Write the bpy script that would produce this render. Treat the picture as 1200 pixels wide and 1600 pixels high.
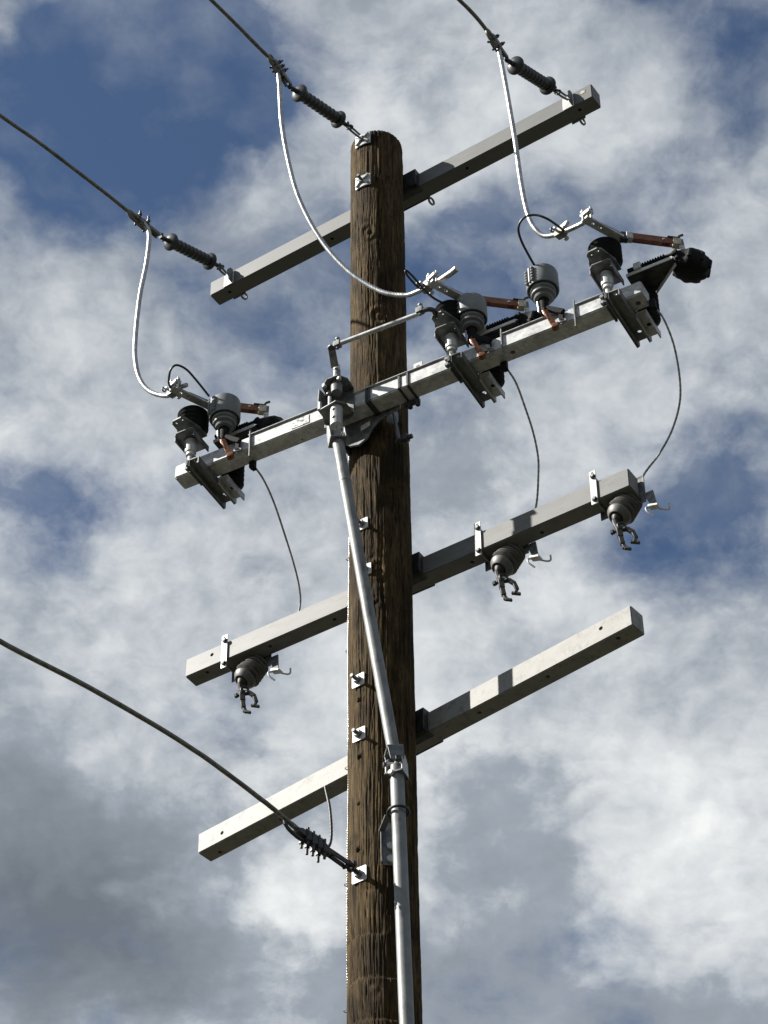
import bpy, bmesh, math, random
import numpy as np
from mathutils import Vector, Matrix, Quaternion

for o in list(bpy.data.objects):
    bpy.data.objects.remove(o, do_unlink=True)
scene = bpy.context.scene
COL = scene.collection
R = math.radians

# ------------------------------------------------------------------ camera
cd = bpy.data.cameras.new('camera')
cd.sensor_fit = 'VERTICAL'; cd.sensor_height = 36.0; cd.lens = 90.48
cd.clip_start = 0.1; cd.clip_end = 8000
cam = bpy.data.objects.new('camera', cd); COL.objects.link(cam)
cr, cu, cf = (0.8770, 0.4804, -0.0077), (0.3331, -0.5964, 0.7303), (-0.3463, 0.6430, 0.6831)
cam.matrix_world = Matrix(((cr[0], cu[0], -cf[0], 4.1637), (cr[1], cu[1], -cf[1], -7.6914), (cr[2], cu[2], -cf[2], 1.6), (0, 0, 0, 1)))
scene.camera = cam

# ------------------------------------------------------------------ light and sky
SUN_EL, SUN_AZ = R(36), R(57)          # azimuth measured from -y towards -x
sun_to = Vector((-math.sin(SUN_AZ)*math.cos(SUN_EL), -math.cos(SUN_AZ)*math.cos(SUN_EL), math.sin(SUN_EL)))
sl = bpy.data.lights.new('sun', 'SUN'); sl.energy = 5.0; sl.angle = R(0.53); sl.color = (1.0, 0.96, 0.895)
sun = bpy.data.objects.new('sun', sl); COL.objects.link(sun)
sun.rotation_euler = (-sun_to).to_track_quat('-Z', 'Y').to_euler()
sun.location = (0, 0, 40)

world = bpy.data.worlds.new('World'); scene.world = world; world.use_nodes = True
wn = world.node_tree; wn.nodes.clear()
def W(t, **k):
    n = wn.nodes.new(t)
    for a, b in k.items(): setattr(n, a, b)
    return n
def wl(a, b): wn.links.new(a, b)
def wmath(op, a, b=None, c=None, clamp=False):
    n = W('ShaderNodeMath', operation=op); n.use_clamp = clamp
    for i, v in enumerate((a, b, c)):
        if v is None: continue
        if isinstance(v, (int, float)): n.inputs[i].default_value = v
        else: wl(v, n.inputs[i])
    return n.outputs[0]
def wvec(op, a, b=None):
    n = W('ShaderNodeVectorMath', operation=op)
    for i, v in enumerate((a, b)):
        if v is None: continue
        if isinstance(v, tuple): n.inputs[i].default_value = v
        else: wl(v, n.inputs[i])
    return n.outputs['Value'] if op == 'DOT_PRODUCT' else n.outputs[0]
# cloud deck seen in plan: the point where the line of sight meets a flat layer overhead
COVER = [(-0.123, 0.7389, 0.0759, 0.0497, -0.56), (-0.1621, 0.7963, 0.0377, 0.0345, -0.5), (-0.103, 0.8067, 0.0474, 0.0391, -0.4), (-0.0741, 0.7318, 0.0212, 0.0224, -0.22), (-0.1422, 0.75, 0.0168, 0.0152, 0.3), (-0.1091, 0.7578, 0.0276, 0.0153, 0.16), (-0.1209, 0.7926, 0.0188, 0.014, 0.2), (-0.1737, 0.7727, 0.0155, 0.0117, 0.26), (-0.1704, 0.7275, 0.0121, 0.0129, 0.26), (-0.0597, 0.789, 0.0219, 0.028, -0.2), (0.0137, 0.7397, 0.0517, 0.042, 0.3), (0.0942, 0.7666, 0.0464, 0.0434, 0.25), (0.1281, 0.7219, 0.0271, 0.011, -0.14), (0.1829, 0.771, 0.0248, 0.0335, -0.42), (-0.0469, 0.8336, 0.0353, 0.0295, 0.2), (0.0599, 0.8617, 0.0523, 0.0195, -0.2), (0.0275, 0.8854, 0.0298, 0.0178, -0.12), (-0.0826, 0.9069, 0.0368, 0.0228, -0.08), (0.1664, 0.8476, 0.0389, 0.0388, 0.15), (-0.1632, 0.9477, 0.0546, 0.0482, 0.22), (-0.1965, 1.0386, 0.0429, 0.0209, -0.17), (-0.1523, 1.0678, 0.0291, 0.0161, -0.1), (0.2069, 1.0762, 0.0385, 0.0383, -0.34), (0.1992, 1.1312, 0.032, 0.0375, -0.28), (0.1245, 1.0131, 0.0319, 0.0204, -0.14), (0.151, 0.9885, 0.0525, 0.0299, 0.05), (0.1618, 0.9501, 0.0412, 0.0434, 0.2), (-0.1045, 1.1229, 0.0934, 0.0697, 0.3), (0.1033, 1.1708, 0.069, 0.0543, 0.25), (0.0609, 1.0177, 0.0426, 0.0413, 0.12), (0.2105, 0.9889, 0.014, 0.0299, -0.08), (0.1909, 1.2573, 0.0799, 0.0793, 0.22), (0.0076, 1.4125, 0.342, 0.2243, 0.45)]
BRIGHT = [(-0.0046, 0.7584, 0.0585, 0.0349, 0.05), (0.1645, 0.9407, 0.0444, 0.0528, 0.05), (-0.1564, 1.0731, 0.0474, 0.0271, 0.14), (-0.1147, 1.1061, 0.063, 0.0394, 0.08), (0.1047, 1.1191, 0.0411, 0.0284, 0.16), (0.0519, 1.0965, 0.0332, 0.0278, 0.08), (0.1531, 1.1712, 0.046, 0.0359, 0.08), (0.0076, 1.1817, 0.0846, 0.0738, 0.08), (-0.0669, 1.4793, 0.0351, 0.1133, 0.34), (0.2169, 1.4148, 0.0728, 0.1153, 0.26), (0.0892, 1.3085, 0.0694, 0.0478, 0.14), (0.2226, 1.2966, 0.0528, 0.0542, 0.12), (-0.2164, 1.4854, 0.0878, 0.1054, -0.16), (-0.1571, 1.333, 0.0823, 0.0488, -0.02)]
DARK = [(-0.1927, 1.5171, 0.1068, 0.0996, 0.62), (-0.225, 1.3954, 0.0676, 0.0667, 0.34), (-0.1337, 1.3539, 0.0498, 0.0425, 0.22), (0.0795, 1.3915, 0.0338, 0.0402, 0.42), (0.1334, 1.451, 0.026, 0.062, 0.46), (0.0664, 1.5526, 0.0769, 0.0762, 0.55), (0.1726, 1.5872, 0.0735, 0.0386, 0.4), (0.2616, 1.6052, 0.0463, 0.0216, 0.4), (-0.0107, 1.5849, 0.0366, 0.0428, 0.2), (0.0535, 0.866, 0.0622, 0.0218, 0.25), (-0.1929, 1.111, 0.0334, 0.0168, 0.15), (0.144, 0.9884, 0.042, 0.0249, 0.15), (-0.0728, 1.5266, 0.0268, 0.0745, -0.25), (0.2146, 1.4369, 0.0562, 0.0692, -0.25)]

tc = W('ShaderNodeTexCoord')
sep = W('ShaderNodeSeparateXYZ'); wl(tc.outputs['Generated'], sep.inputs[0])
zz = wmath('MAXIMUM', sep.outputs[2], 0.05)
pu = wmath('DIVIDE', wvec('DOT_PRODUCT', tc.outputs['Generated'], (0.877038, 0.480421, 0)), zz)
pv = wmath('DIVIDE', wvec('DOT_PRODUCT', tc.outputs['Generated'], (-0.480421, 0.877038, 0)), zz)
cmb = W('ShaderNodeCombineXYZ'); wl(pu, cmb.inputs[0]); wl(pv, cmb.inputs[1])
P = cmb.outputs[0]
def wnoise(vec, scale, detail, rough, seed, dist=0.0, lac=2.0):
    n = W('ShaderNodeTexNoise', noise_dimensions='3D')
    mp = W('ShaderNodeMapping'); mp.inputs['Location'].default_value = (seed*1.7, seed*0.9, seed*3.1)
    wl(vec, mp.inputs['Vector']); wl(mp.outputs[0], n.inputs['Vector'])
    n.inputs['Scale'].default_value = scale; n.inputs['Detail'].default_value = detail
    n.inputs['Roughness'].default_value = rough; n.inputs['Distortion'].default_value = dist; n.inputs['Lacunarity'].default_value = lac
    return n
zq = wmath('DIVIDE', 1.56, wmath('ADD', wmath('MAXIMUM', sep.outputs[2], 0.0), 0.4))   # heaped clouds, not a flat sheet: hardly squeezed towards the horizon
cmn = W('ShaderNodeCombineXYZ')
wl(wmath('MULTIPLY', wvec('DOT_PRODUCT', tc.outputs['Generated'], (0.877038, 0.480421, 0)), zq), cmn.inputs[0])
wl(wmath('MULTIPLY', wvec('DOT_PRODUCT', tc.outputs['Generated'], (-0.480421, 0.877038, 0)), zq), cmn.inputs[1])
PN = cmn.outputs[0]
wa = wnoise(PN, 11, 5, 0.58, 3)
wsub = wvec('SUBTRACT', wa.outputs['Color'], (0.5, 0.5, 0.5))
wscl = W('ShaderNodeVectorMath', operation='SCALE'); wl(wsub, wscl.inputs[0]); wscl.inputs['Scale'].default_value = 0.050
PW = wvec('ADD', P, wvec('MULTIPLY', wscl.outputs[0], (1.3, 2.2, 0)))
PNW = wvec('ADD', PN, wvec('MULTIPLY', wscl.outputs[0], (0.7, 0.7, 0)))
def blobs(vec, L):
    tot = None
    for (a, b, sa, sb, amp) in L:
        d = wvec('MULTIPLY', wvec('SUBTRACT', vec, (a, b, 0)), (1/sa, 1/sb, 0))
        e = wmath('EXPONENT', wmath('MULTIPLY', wvec('DOT_PRODUCT', d, d), -0.7))
        tot = wmath('MULTIPLY', e, amp) if tot is None else wmath('MULTIPLY_ADD', e, amp, tot)
    return tot
n_cov = wnoise(PNW, 9.0, 8, 0.60, 11)
cover = wmath('ADD', wmath('MULTIPLY_ADD', wmath('SUBTRACT', n_cov.outputs['Fac'], 0.5), 2.0, 0.52), blobs(PW, COVER))
ss = W('ShaderNodeMapRange', interpolation_type='SMOOTHSTEP'); wl(cover, ss.inputs['Value'])
ss.inputs['From Min'].default_value = 0.08; ss.inputs['From Max'].default_value = 0.78
n_br = wnoise(PNW, 8.0, 8, 0.565, 23)
n_sh = wnoise(wvec('ADD', PNW, (-0.0080, -0.0040, 0.0)), 8.0, 8, 0.565, 23)
relief = wmath('MULTIPLY', wmath('SUBTRACT', n_br.outputs['Fac'], n_sh.outputs['Fac']), 0.9)
vor = W('ShaderNodeTexVoronoi', voronoi_dimensions='2D', feature='SMOOTH_F1', normalize=True)
wl(PNW, vor.inputs['Vector'])
for k_, v_ in (('Scale', 21.0), ('Detail', 3.0), ('Roughness', 0.55), ('Lacunarity', 2.3), ('Smoothness', 0.55), ('Randomness', 1.0)): vor.inputs[k_].default_value = v_
puff = wmath('MULTIPLY', wmath('SUBTRACT', 0.42, vor.outputs['Distance']), 0.32)
n_lo = wnoise(PNW, 5.0, 4, 0.5, 37)
alpha = wmath('MAXIMUM', ss.outputs[0], wmath('MULTIPLY', wmath('SUBTRACT', n_br.outputs['Fac'], 0.475, clamp=True), 1.3, clamp=True))
bsum = wmath('ADD', wmath('MULTIPLY', wmath('SUBTRACT', n_br.outputs['Fac'], 0.5), 0.75), wmath('MULTIPLY', wmath('SUBTRACT', n_lo.outputs['Fac'], 0.5), 0.25))
n_dk = wnoise(PNW, 10.0, 8, 0.60, 51)
dk = W('ShaderNodeMapRange', interpolation_type='SMOOTHSTEP')
wl(wmath('ADD', wmath('MULTIPLY', wmath('SUBTRACT', n_dk.outputs['Fac'], 0.5), 2.0), blobs(PW, DARK)), dk.inputs['Value'])
dk.inputs['From Min'].default_value = 0.0; dk.inputs['From Max'].default_value = 0.46
bval = wmath('ADD', wmath('ADD', wmath('ADD', bsum, wmath('ADD', relief, puff)), 0.46), blobs(PW, BRIGHT))
bval = wmath('MULTIPLY_ADD', wmath('SUBTRACT', bval, 0.33), wmath('MULTIPLY_ADD', dk.outputs[0], -0.62, 1.0), wmath('MULTIPLY_ADD', dk.outputs[0], -0.07, 0.33))
bval = wmath('ADD', bval, wmath('MULTIPLY', blobs(PW, BRIGHT[-2:]), dk.outputs[0]))
bval = wmath('MINIMUM', wmath('MAXIMUM', bval, 0.10), 0.95)
ramp = W('ShaderNodeValToRGB'); wl(bval, ramp.inputs[0])
el = ramp.color_ramp.elements
el[0].position = 0.08; el[0].color = (0.15, 0.175, 0.21, 1)
el[1].position = 0.92; el[1].color = (0.92, 0.935, 0.93, 1)
e = el.new(0.40); e.color = (0.34, 0.38, 0.435, 1)
e = el.new(0.62); e.color = (0.60, 0.635, 0.665, 1)
sky = W('ShaderNodeTexSky', sky_type='NISHITA'); sky.sun_disc = False
sky.sun_elevation = SUN_EL; sky.sun_rotation = R(180) + SUN_AZ
sky.altitude = 1500; sky.air_density = 1.0; sky.dust_density = 0.2; sky.ozone_density = 2.5
bg1 = W('ShaderNodeBackground'); wl(sky.outputs[0], bg1.inputs[0]); bg1.inputs[1].default_value = 0.05
bg2 = W('ShaderNodeBackground'); wl(ramp.outputs[0], bg2.inputs[0]); bg2.inputs[1].default_value = 0.49
mx = W('ShaderNodeMixShader'); wl(alpha, mx.inputs[0]); wl(bg1.outputs[0], mx.inputs[1]); wl(bg2.outputs[0], mx.inputs[2])
wo = W('ShaderNodeOutputWorld'); wl(mx.outputs[0], wo.inputs[0])

vs = scene.view_settings
vs.view_transform = 'Standard'; vs.look = 'None'; vs.exposure = 1.05; vs.gamma = 1.0; vs.use_curve_mapping = False
scene.render.engine = 'CYCLES'
try:
    world.cycles.sampling_method = 'MANUAL'; world.cycles.sample_map_resolution = 512
except Exception:
    pass
scene.render.resolution_x = 768; scene.render.resolution_y = 1024

# ------------------------------------------------------------------ helpers
rnd = random.Random(7)
class MB:
    def __init__(s): s.v = []; s.f = []
    def add(s, vs_, fs):
        k = len(s.v); s.v += [tuple(p) for p in vs_]; s.f += [tuple(i + k for i in q) for q in fs]; return s
    def box(s, c, size, m=None):
        x, y, z = (a/2 for a in size); c = Vector(c)
        P_ = [Vector((i*x, j*y, k*z)) for k in (-1, 1) for j in (-1, 1) for i in (-1, 1)]
        if m is not None: P_ = [m @ p for p in P_]
        return s.add([c + p for p in P_], [(0, 2, 3, 1), (4, 5, 7, 6), (0, 1, 5, 4), (2, 6, 7, 3), (0, 4, 6, 2), (1, 3, 7, 5)])
    def span(s, x0, x1, y0, y1, z0, z1):
        return s.box(((x0+x1)/2, (y0+y1)/2, (z0+z1)/2), (x1-x0, y1-y0, z1-z0))
    def bar(s, a, b, w, t, up=(0, 0, 1)):
        a, b = Vector(a), Vector(b); d = (b-a); L = d.length; d.normalize()
        u = Vector(up); sd = d.cross(u)
        if sd.length < 1e-4: sd = d.cross(Vector((1, 0, 0)))
        sd.normalize(); u = sd.cross(d)
        m = Matrix((d, sd, u)).transposed()
        return s.box((a+b)/2, (L, w, t), m)
    def lathe(s, o, d, prof, n=24, cap=True):
        o, d = Vector(o), Vector(d).normalized(); a = d.orthogonal().normalized(); b = d.cross(a)
        k = len(s.v)
        for (h, r) in prof:
            for i in range(n):
                t = 2*math.pi*i/n; s.v.append(tuple(o + d*h + a*(r*math.cos(t)) + b*(r*math.sin(t))))
        for j in range(len(prof)-1):
            for i in range(n):
                i2 = (i+1) % n; s.f.append((k+j*n+i, k+j*n+i2, k+(j+1)*n+i2, k+(j+1)*n+i))
        if cap:
            s.f.append(tuple(k+i for i in reversed(range(n)))); e = k+(len(prof)-1)*n; s.f.append(tuple(e+i for i in range(n)))
        return s
    def cyl(s, a, b, r0, r1=None, n=16):
        a, b = Vector(a), Vector(b); return s.lathe(a, b-a, [(0, r0), ((b-a).length, r0 if r1 is None else r1)], n)
    def nut(s, a, d, r, h): return s.lathe(a, d, [(0, r), (h*0.85, r), (h, r*0.85)], 6)
    def tube(s, path, r, n=10, lobes=0, lay=0.12, depth=0.1, closed=False, step=None):
        p = resample(path, step or max(r*1.2, 0.004)) if not closed else [Vector(q) for q in path]
        m = len(p); k = len(s.v); a = None; L = 0.0
        for j in range(m):
            t = (p[(j+1) % m] - p[j-1]) if closed else (p[min(j+1, m-1)] - p[max(j-1, 0)])
            t.normalize()
            if a is None: a = t.orthogonal().normalized()
            a = (a - t*a.dot(t)).normalized(); b = t.cross(a)
            if j: L += (p[j]-p[j-1]).length
            tw = 2*math.pi*L/lay
            for i in range(n):
                q = 2*math.pi*i/n
                rr = r*(1 - depth + depth*abs(math.cos((q-tw)*lobes/2.0))*1.0) if lobes else r
                s.v.append(tuple(p[j] + a*(rr*math.cos(q)) + b*(rr*math.sin(q))))
        for j in range(m if closed else m-1):
            j2 = (j+1) % m
            for i in range(n):
                i2 = (i+1) % n; s.f.append((k+j*n+i, k+j*n+i2, k+j2*n+i2, k+j2*n+i))
        if not closed:
            s.f.append(tuple(k+i for i in reversed(range(n)))); e = k+(m-1)*n; s.f.append(tuple(e+i for i in range(n)))
        return s
    def ring(s, c, nrm, R_, r, n=20, m=8, sx=1.0):
        c, nrm = Vector(c), Vector(nrm).normalized(); a = nrm.orthogonal().normalized(); b = nrm.cross(a)
        return s.tube([c + a*(R_*sx*math.cos(2*math.pi*i/n)) + b*(R_*math.sin(2*math.pi*i/n)) for i in range(n)], r, m, closed=True)
    def prism(s, pts, o, ax, ay, th):
        # outline pts (2D) in the plane o + ax*u + ay*v, thickened along ax x ay
        o, ax, ay = Vector(o), Vector(ax), Vector(ay); nz = ax.cross(ay).normalized(); n = len(pts); k = len(s.v)
        for e in (-th/2, th/2):
            for (u, v) in pts: s.v.append(tuple(o + ax*u + ay*v + nz*e))
        s.f.append(tuple(k+i for i in reversed(range(n)))); s.f.append(tuple(k+n+i for i in range(n)))
        for i in range(n):
            j = (i+1) % n; s.f.append((k+i, k+j, k+n+j, k+n+i))
        return s
    def mesh(s, name, ang=35):
        me = bpy.data.meshes.new(name); me.from_pydata(s.v, [], s.f); me.update()
        bm = bmesh.new(); bm.from_mesh(me); bmesh.ops.recalc_face_normals(bm, faces=bm.faces); bm.to_mesh(me); bm.free()
        me.polygons.foreach_set('use_smooth', [True]*len(me.polygons)); me.set_sharp_from_angle(angle=R(ang))
        return me
    def build(s, name, mat, parent=None, bevel=0.0, loc=None, ang=35):
        o = bpy.data.objects.new(name, s.mesh(name, ang)); COL.objects.link(o); o.data.materials.append(mat)
        if parent is not None: o.parent = parent
        if loc is not None: o.location = loc
        if bevel:
            b = o.modifiers.new('bevel', 'BEVEL'); b.width = bevel; b.segments = 2; b.limit_method = 'ANGLE'; b.angle_limit = R(50)
        return o
def resample(path, step):
    p = [Vector(q) for q in path]
    if len(p) == 2:
        n = max(2, int((p[1]-p[0]).length/step)+1); return [p[0].lerp(p[1], i/(n-1)) for i in range(n)]
    q = [p[0]*2-p[1]] + p + [p[-1]*2-p[-2]]; out = []
    for i in range(1, len(q)-2):
        a, b, c, d = q[i-1], q[i], q[i+1], q[i+2]; n = max(1, int((c-b).length/step))
        for j in range(n):
            t = j/n; out.append(0.5*((2*b) + (c-a)*t + (2*a-5*b+4*c-d)*t*t + (3*b-3*c+d-a)*t*t*t))
    out.append(p[-1]); return out
def tag(o, label=None, cat=None, group=None, kind=None):
    for k, v in (('label', label), ('category', cat), ('group', group), ('kind', kind)):
        if v: o[k] = v
    return o
def thing(name, label, cat, loc=(0, 0, 0), rz=0.0, group=None):
    o = bpy.data.objects.new(name, None); COL.objects.link(o); o.location = loc; o.rotation_euler = (0, 0, rz); o.empty_display_size = 0.1
    return tag(o, label, cat, group)
def cut(o, cyls):
    # drill real holes: each (start, direction, radius, depth) in the object's own frame
    m = MB()
    for (a, d, r, h) in cyls: m.lathe(Vector(a) - Vector(d).normalized()*0.01, d, [(0, r), (h+0.01, r)], 14)
    me = m.mesh('drill'); t = bpy.data.objects.new('drill', me); COL.objects.link(t)
    b = o.modifiers.new('holes', 'BOOLEAN'); b.object = t; b.operation = 'DIFFERENCE'; b.solver = 'EXACT'
    keep = o.parent, o.location.copy(); o.parent = None; o.location = (0, 0, 0)
    bpy.context.view_layer.update()
    dg = bpy.context.evaluated_depsgraph_get(); new = bpy.data.meshes.new_from_object(o.evaluated_get(dg))
    o.modifiers.clear(); old = o.data; o.data = new; bpy.data.meshes.remove(old)
    bpy.data.objects.remove(t, do_unlink=True); o.parent, o.location = keep
    new.polygons.foreach_set('use_smooth', [True]*len(new.polygons)); new.set_sharp_from_angle(angle=R(30))
    return o
def copy_tree(o, parent=None):
    c = o.copy(); COL.objects.link(c); c.parent = parent
    for ch in o.children: copy_tree(ch, c)
    return c

# ------------------------------------------------------------------ materials
def mat(name, col, rough=0.5, metal=0.0, spec=0.5):
    m = bpy.data.materials.new(name); m.use_nodes = True; b = m.node_tree.nodes['Principled BSDF']
    b.inputs['Base Color'].default_value = (*col, 1); b.inputs['Roughness'].default_value = rough; b.inputs['Metallic'].default_value = metal
    b.inputs['Specular IOR Level'].default_value = spec
    return m
def vary(m, c0, c1, scale, detail=5, rough=0.6, stretch=(1, 1, 1), lo=0.35, hi=0.65, bump=0.0, bscale=None, rvar=0.0, voronoi=False, second=None):
    c0 = tuple(0.82*q for q in c0); c1 = tuple(0.82*q for q in c1)
    if second: second = (tuple(0.82*q for q in second[0]),)+tuple(second[1:])
    nt = m.node_tree; b = nt.nodes['Principled BSDF']; N = nt.nodes.new; L = nt.links.new
    tc_ = N('ShaderNodeTexCoord'); mp = N('ShaderNodeMapping'); mp.inputs['Scale'].default_value = stretch; L(tc_.outputs['Object'], mp.inputs[0])
    n = N('ShaderNodeTexNoise'); L(mp.outputs[0], n.inputs[0]); n.inputs['Scale'].default_value = scale; n.inputs['Detail'].default_value = detail; n.inputs['Roughness'].default_value = rough
    r = N('ShaderNodeMapRange'); L(n.outputs[0], r.inputs[0]); r.inputs[1].default_value = lo; r.inputs[2].default_value = hi
    fac = r.outputs[0]
    if voronoi:
        v = N('ShaderNodeTexVoronoi'); L(mp.outputs[0], v.inputs[0]); v.inputs['Scale'].default_value = scale*6; v.inputs['Randomness'].default_value = 1
        s_ = N('ShaderNodeSeparateColor'); L(v.outputs['Color'], s_.inputs[0])
        a_ = N('ShaderNodeMath'); a_.operation = 'MULTIPLY_ADD'; L(s_.outputs[0], a_.inputs[0]); a_.inputs[1].default_value = 0.45
        h_ = N('ShaderNodeMath'); h_.operation = 'MULTIPLY'; L(fac, h_.inputs[0]); h_.inputs[1].default_value = 0.6; L(h_.outputs[0], a_.inputs[2]); fac = a_.outputs[0]
    x = N('ShaderNodeMix'); x.data_type = 'RGBA'; L(fac, x.inputs[0]); x.inputs[6].default_value = (*c0, 1); x.inputs[7].default_value = (*c1, 1)
    out = x.outputs[2]
    if second:   # (colour, scale, lo, hi, stretch): sparse stains on top
        c2, sc2, l2, h2, st2 = second
        mp2 = N('ShaderNodeMapping'); mp2.inputs['Scale'].default_value = st2; mp2.inputs['Location'].default_value = (3, 7, 1); L(tc_.outputs['Object'], mp2.inputs[0])
        n2 = N('ShaderNodeTexNoise'); L(mp2.outputs[0], n2.inputs[0]); n2.inputs['Scale'].default_value = sc2; n2.inputs['Detail'].default_value = 6; n2.inputs['Roughness'].default_value = 0.65
        r2 = N('ShaderNodeMapRange'); L(n2.outputs[0], r2.inputs[0]); r2.inputs[1].default_value = l2; r2.inputs[2].default_value = h2
        y = N('ShaderNodeMix'); y.data_type = 'RGBA'; L(r2.outputs[0], y.inputs[0]); L(out, y.inputs[6]); y.inputs[7].default_value = (*c2, 1); out = y.outputs[2]
    L(out, b.inputs['Base Color'])
    if rvar:
        base = b.inputs['Roughness'].default_value; q = N('ShaderNodeMapRange'); L(n.outputs[0], q.inputs[0]); q.inputs[3].default_value = base-rvar; q.inputs[4].default_value = base+rvar; L(q.outputs[0], b.inputs['Roughness'])
    if bump:
        nb = N('ShaderNodeTexNoise'); L(mp.outputs[0], nb.inputs[0]); nb.inputs['Scale'].default_value = bscale or scale*4; nb.inputs['Detail'].default_value = 6
        bp = N('ShaderNodeBump'); bp.inputs['Strength'].default_value = bump; bp.inputs['Distance'].default_value = 0.004; L(nb.outputs[0], bp.inputs['Height']); L(bp.outputs[0], b.inputs['Normal'])
    return m
M = {}
M['fiberglass'] = vary(mat('grey_fiberglass', (0.32, 0.32, 0.296), 0.55), (0.1344, 0.136, 0.1304), (0.1664, 0.1672, 0.1584), 6, stretch=(1, 2, 2), bump=0.05, bscale=180, second=((0.108, 0.1064, 0.0944), 9, 0.50, 0.70, (1, 2, 3.5)))
M['fiberglass_top'] = vary(mat('smooth_grey_fiberglass', (0.16, 0.16, 0.152), 0.5), (0.1056, 0.1088, 0.1056), (0.1248, 0.1272, 0.1224), 5, stretch=(1, 2, 2), bump=0.04, bscale=180, second=((0.092, 0.092, 0.0848), 8, 0.54, 0.74, (0.8, 2, 3)))
M['fiberglass_worn'] = vary(mat('chalky_fiberglass', (0.4, 0.4, 0.368), 0.6), (0.216, 0.2104, 0.1904), (0.26, 0.2544, 0.2336), 14, stretch=(1, 1, 2.2), bump=0.06, bscale=180, second=((0.148, 0.1424, 0.1264), 26, 0.52, 0.66, (1, 1, 0.7)))
M['galv'] = vary(mat('galvanised_steel', (0.5, 0.5, 0.5), 0.5, 0.22), (0.28, 0.29, 0.295), (0.68, 0.685, 0.675), 9, lo=0.3, hi=0.7, rvar=0.12, voronoi=True, bump=0.04, bscale=90)
M['galv_pipe'] = vary(mat('galvanised_pipe', (0.3, 0.3, 0.3), 0.55, 0.25), (0.15, 0.158, 0.16), (0.27, 0.277, 0.275), 12, lo=0.3, hi=0.7, rvar=0.08, bump=0.04, bscale=90, second=((0.10, 0.105, 0.105), 16, 0.54, 0.66, (1, 1, 0.35)))
M['galv_bright'] = vary(mat('bright_galvanised_steel', (0.7, 0.7, 0.7), 0.42, 0.2), (0.52, 0.52, 0.51), (0.68, 0.68, 0.66), 18, rvar=0.1, bump=0.03, bscale=150)
M['galv_dull'] = vary(mat('dull_galvanised_steel', (0.3, 0.3, 0.3), 0.55, 0.45), (0.11, 0.117, 0.12), (0.25, 0.26, 0.26), 25, rvar=0.1, bump=0.05, bscale=150)
M['dark_steel'] = vary(mat('dark_weathered_steel', (0.1, 0.1, 0.1), 0.5, 0.5), (0.025, 0.027, 0.029), (0.075, 0.076, 0.073), 30, rvar=0.1)
M['iron'] = vary(mat('dark_forged_iron', (0.03, 0.03, 0.03), 0.55, 0.3), (0.014, 0.013, 0.012), (0.05, 0.047, 0.042), 45, rvar=0.1, bump=0.15, bscale=120)
M['black_rubber'] = vary(mat('black_silicone_rubber', (0.012, 0.012, 0.013), 0.7, 0, 0.15), (0.005, 0.005, 0.006), (0.012, 0.012, 0.012), 20)
M['grey_rubber'] = vary(mat('grey_silicone_rubber', (0.06, 0.065, 0.068), 0.42), (0.014, 0.017, 0.018), (0.033, 0.038, 0.039), 16)
M['cap_grey'] = vary(mat('grey_moulded_plastic', (0.22, 0.23, 0.23), 0.5), (0.14, 0.15, 0.155), (0.19, 0.20, 0.20), 22, bump=0.04, bscale=160)
M['brown_grey'] = vary(mat('taupe_porcelain', (0.09, 0.085, 0.075), 0.5), (0.085, 0.083, 0.077), (0.155, 0.151, 0.14), 18)
M['aluminium'] = vary(mat('bright_aluminium_strand', (0.75, 0.75, 0.73), 0.42, 0.85), (0.34, 0.345, 0.34), (0.58, 0.585, 0.58), 30, rvar=0.1)
M['old_alu'] = vary(mat('weathered_aluminium', (0.2, 0.19, 0.16), 0.5, 0.5), (0.11, 0.105, 0.085), (0.24, 0.23, 0.19), 40, rvar=0.1)
M['brass'] = vary(mat('tinned_brass', (0.5, 0.45, 0.3), 0.4, 0.6), (0.36, 0.33, 0.22), (0.62, 0.58, 0.44), 40)
M['copper'] = vary(mat('brown_copper', (0.2, 0.07, 0.03), 0.5, 0.3), (0.13, 0.045, 0.02), (0.26, 0.095, 0.04), 30, stretch=(1, 1, 1))
M['tail_copper'] = vary(mat('orange_copper_tail', (0.35, 0.13, 0.06), 0.42, 0.35), (0.09, 0.036, 0.014), (0.28, 0.105, 0.042), 40)
M['cable'] = mat('black_cable_sheath', (0.012, 0.014, 0.02), 0.4)
M['lead'] = vary(mat('grey_tinned_lead', (0.2, 0.2, 0.19), 0.45, 0.5), (0.20, 0.20, 0.195), (0.40, 0.40, 0.39), 60)
M['sticker'] = vary(mat('printed_nameplate', (0.7, 0.7, 0.68), 0.5), (0.10, 0.10, 0.10), (0.75, 0.75, 0.72), 45, stretch=(1, 1, 2.2), detail=3, lo=0.42, hi=0.52)
M['white_sticker'] = vary(mat('white_sticker', (0.75, 0.75, 0.73), 0.5), (0.55, 0.55, 0.53), (0.8, 0.8, 0.78), 80, lo=0.4, hi=0.5)
M['mark'] = vary(mat('yellowed_print', (0.3, 0.27, 0.15), 0.6), (0.16, 0.13, 0.06), (0.42, 0.41, 0.37), 90, lo=0.45, hi=0.55)
M['ground_wire'] = vary(mat('bright_ground_strand', (0.85, 0.83, 0.78), 0.25, 0.85), (0.22, 0.19, 0.16), (0.60, 0.57, 0.52), 60)
M['soil'] = vary(mat('scrubby_soil', (0.065, 0.065, 0.039), 0.95), (0.026, 0.0299, 0.0143), (0.0624, 0.0559, 0.0364), 0.35, detail=8, bump=0.5, bscale=6)

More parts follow.
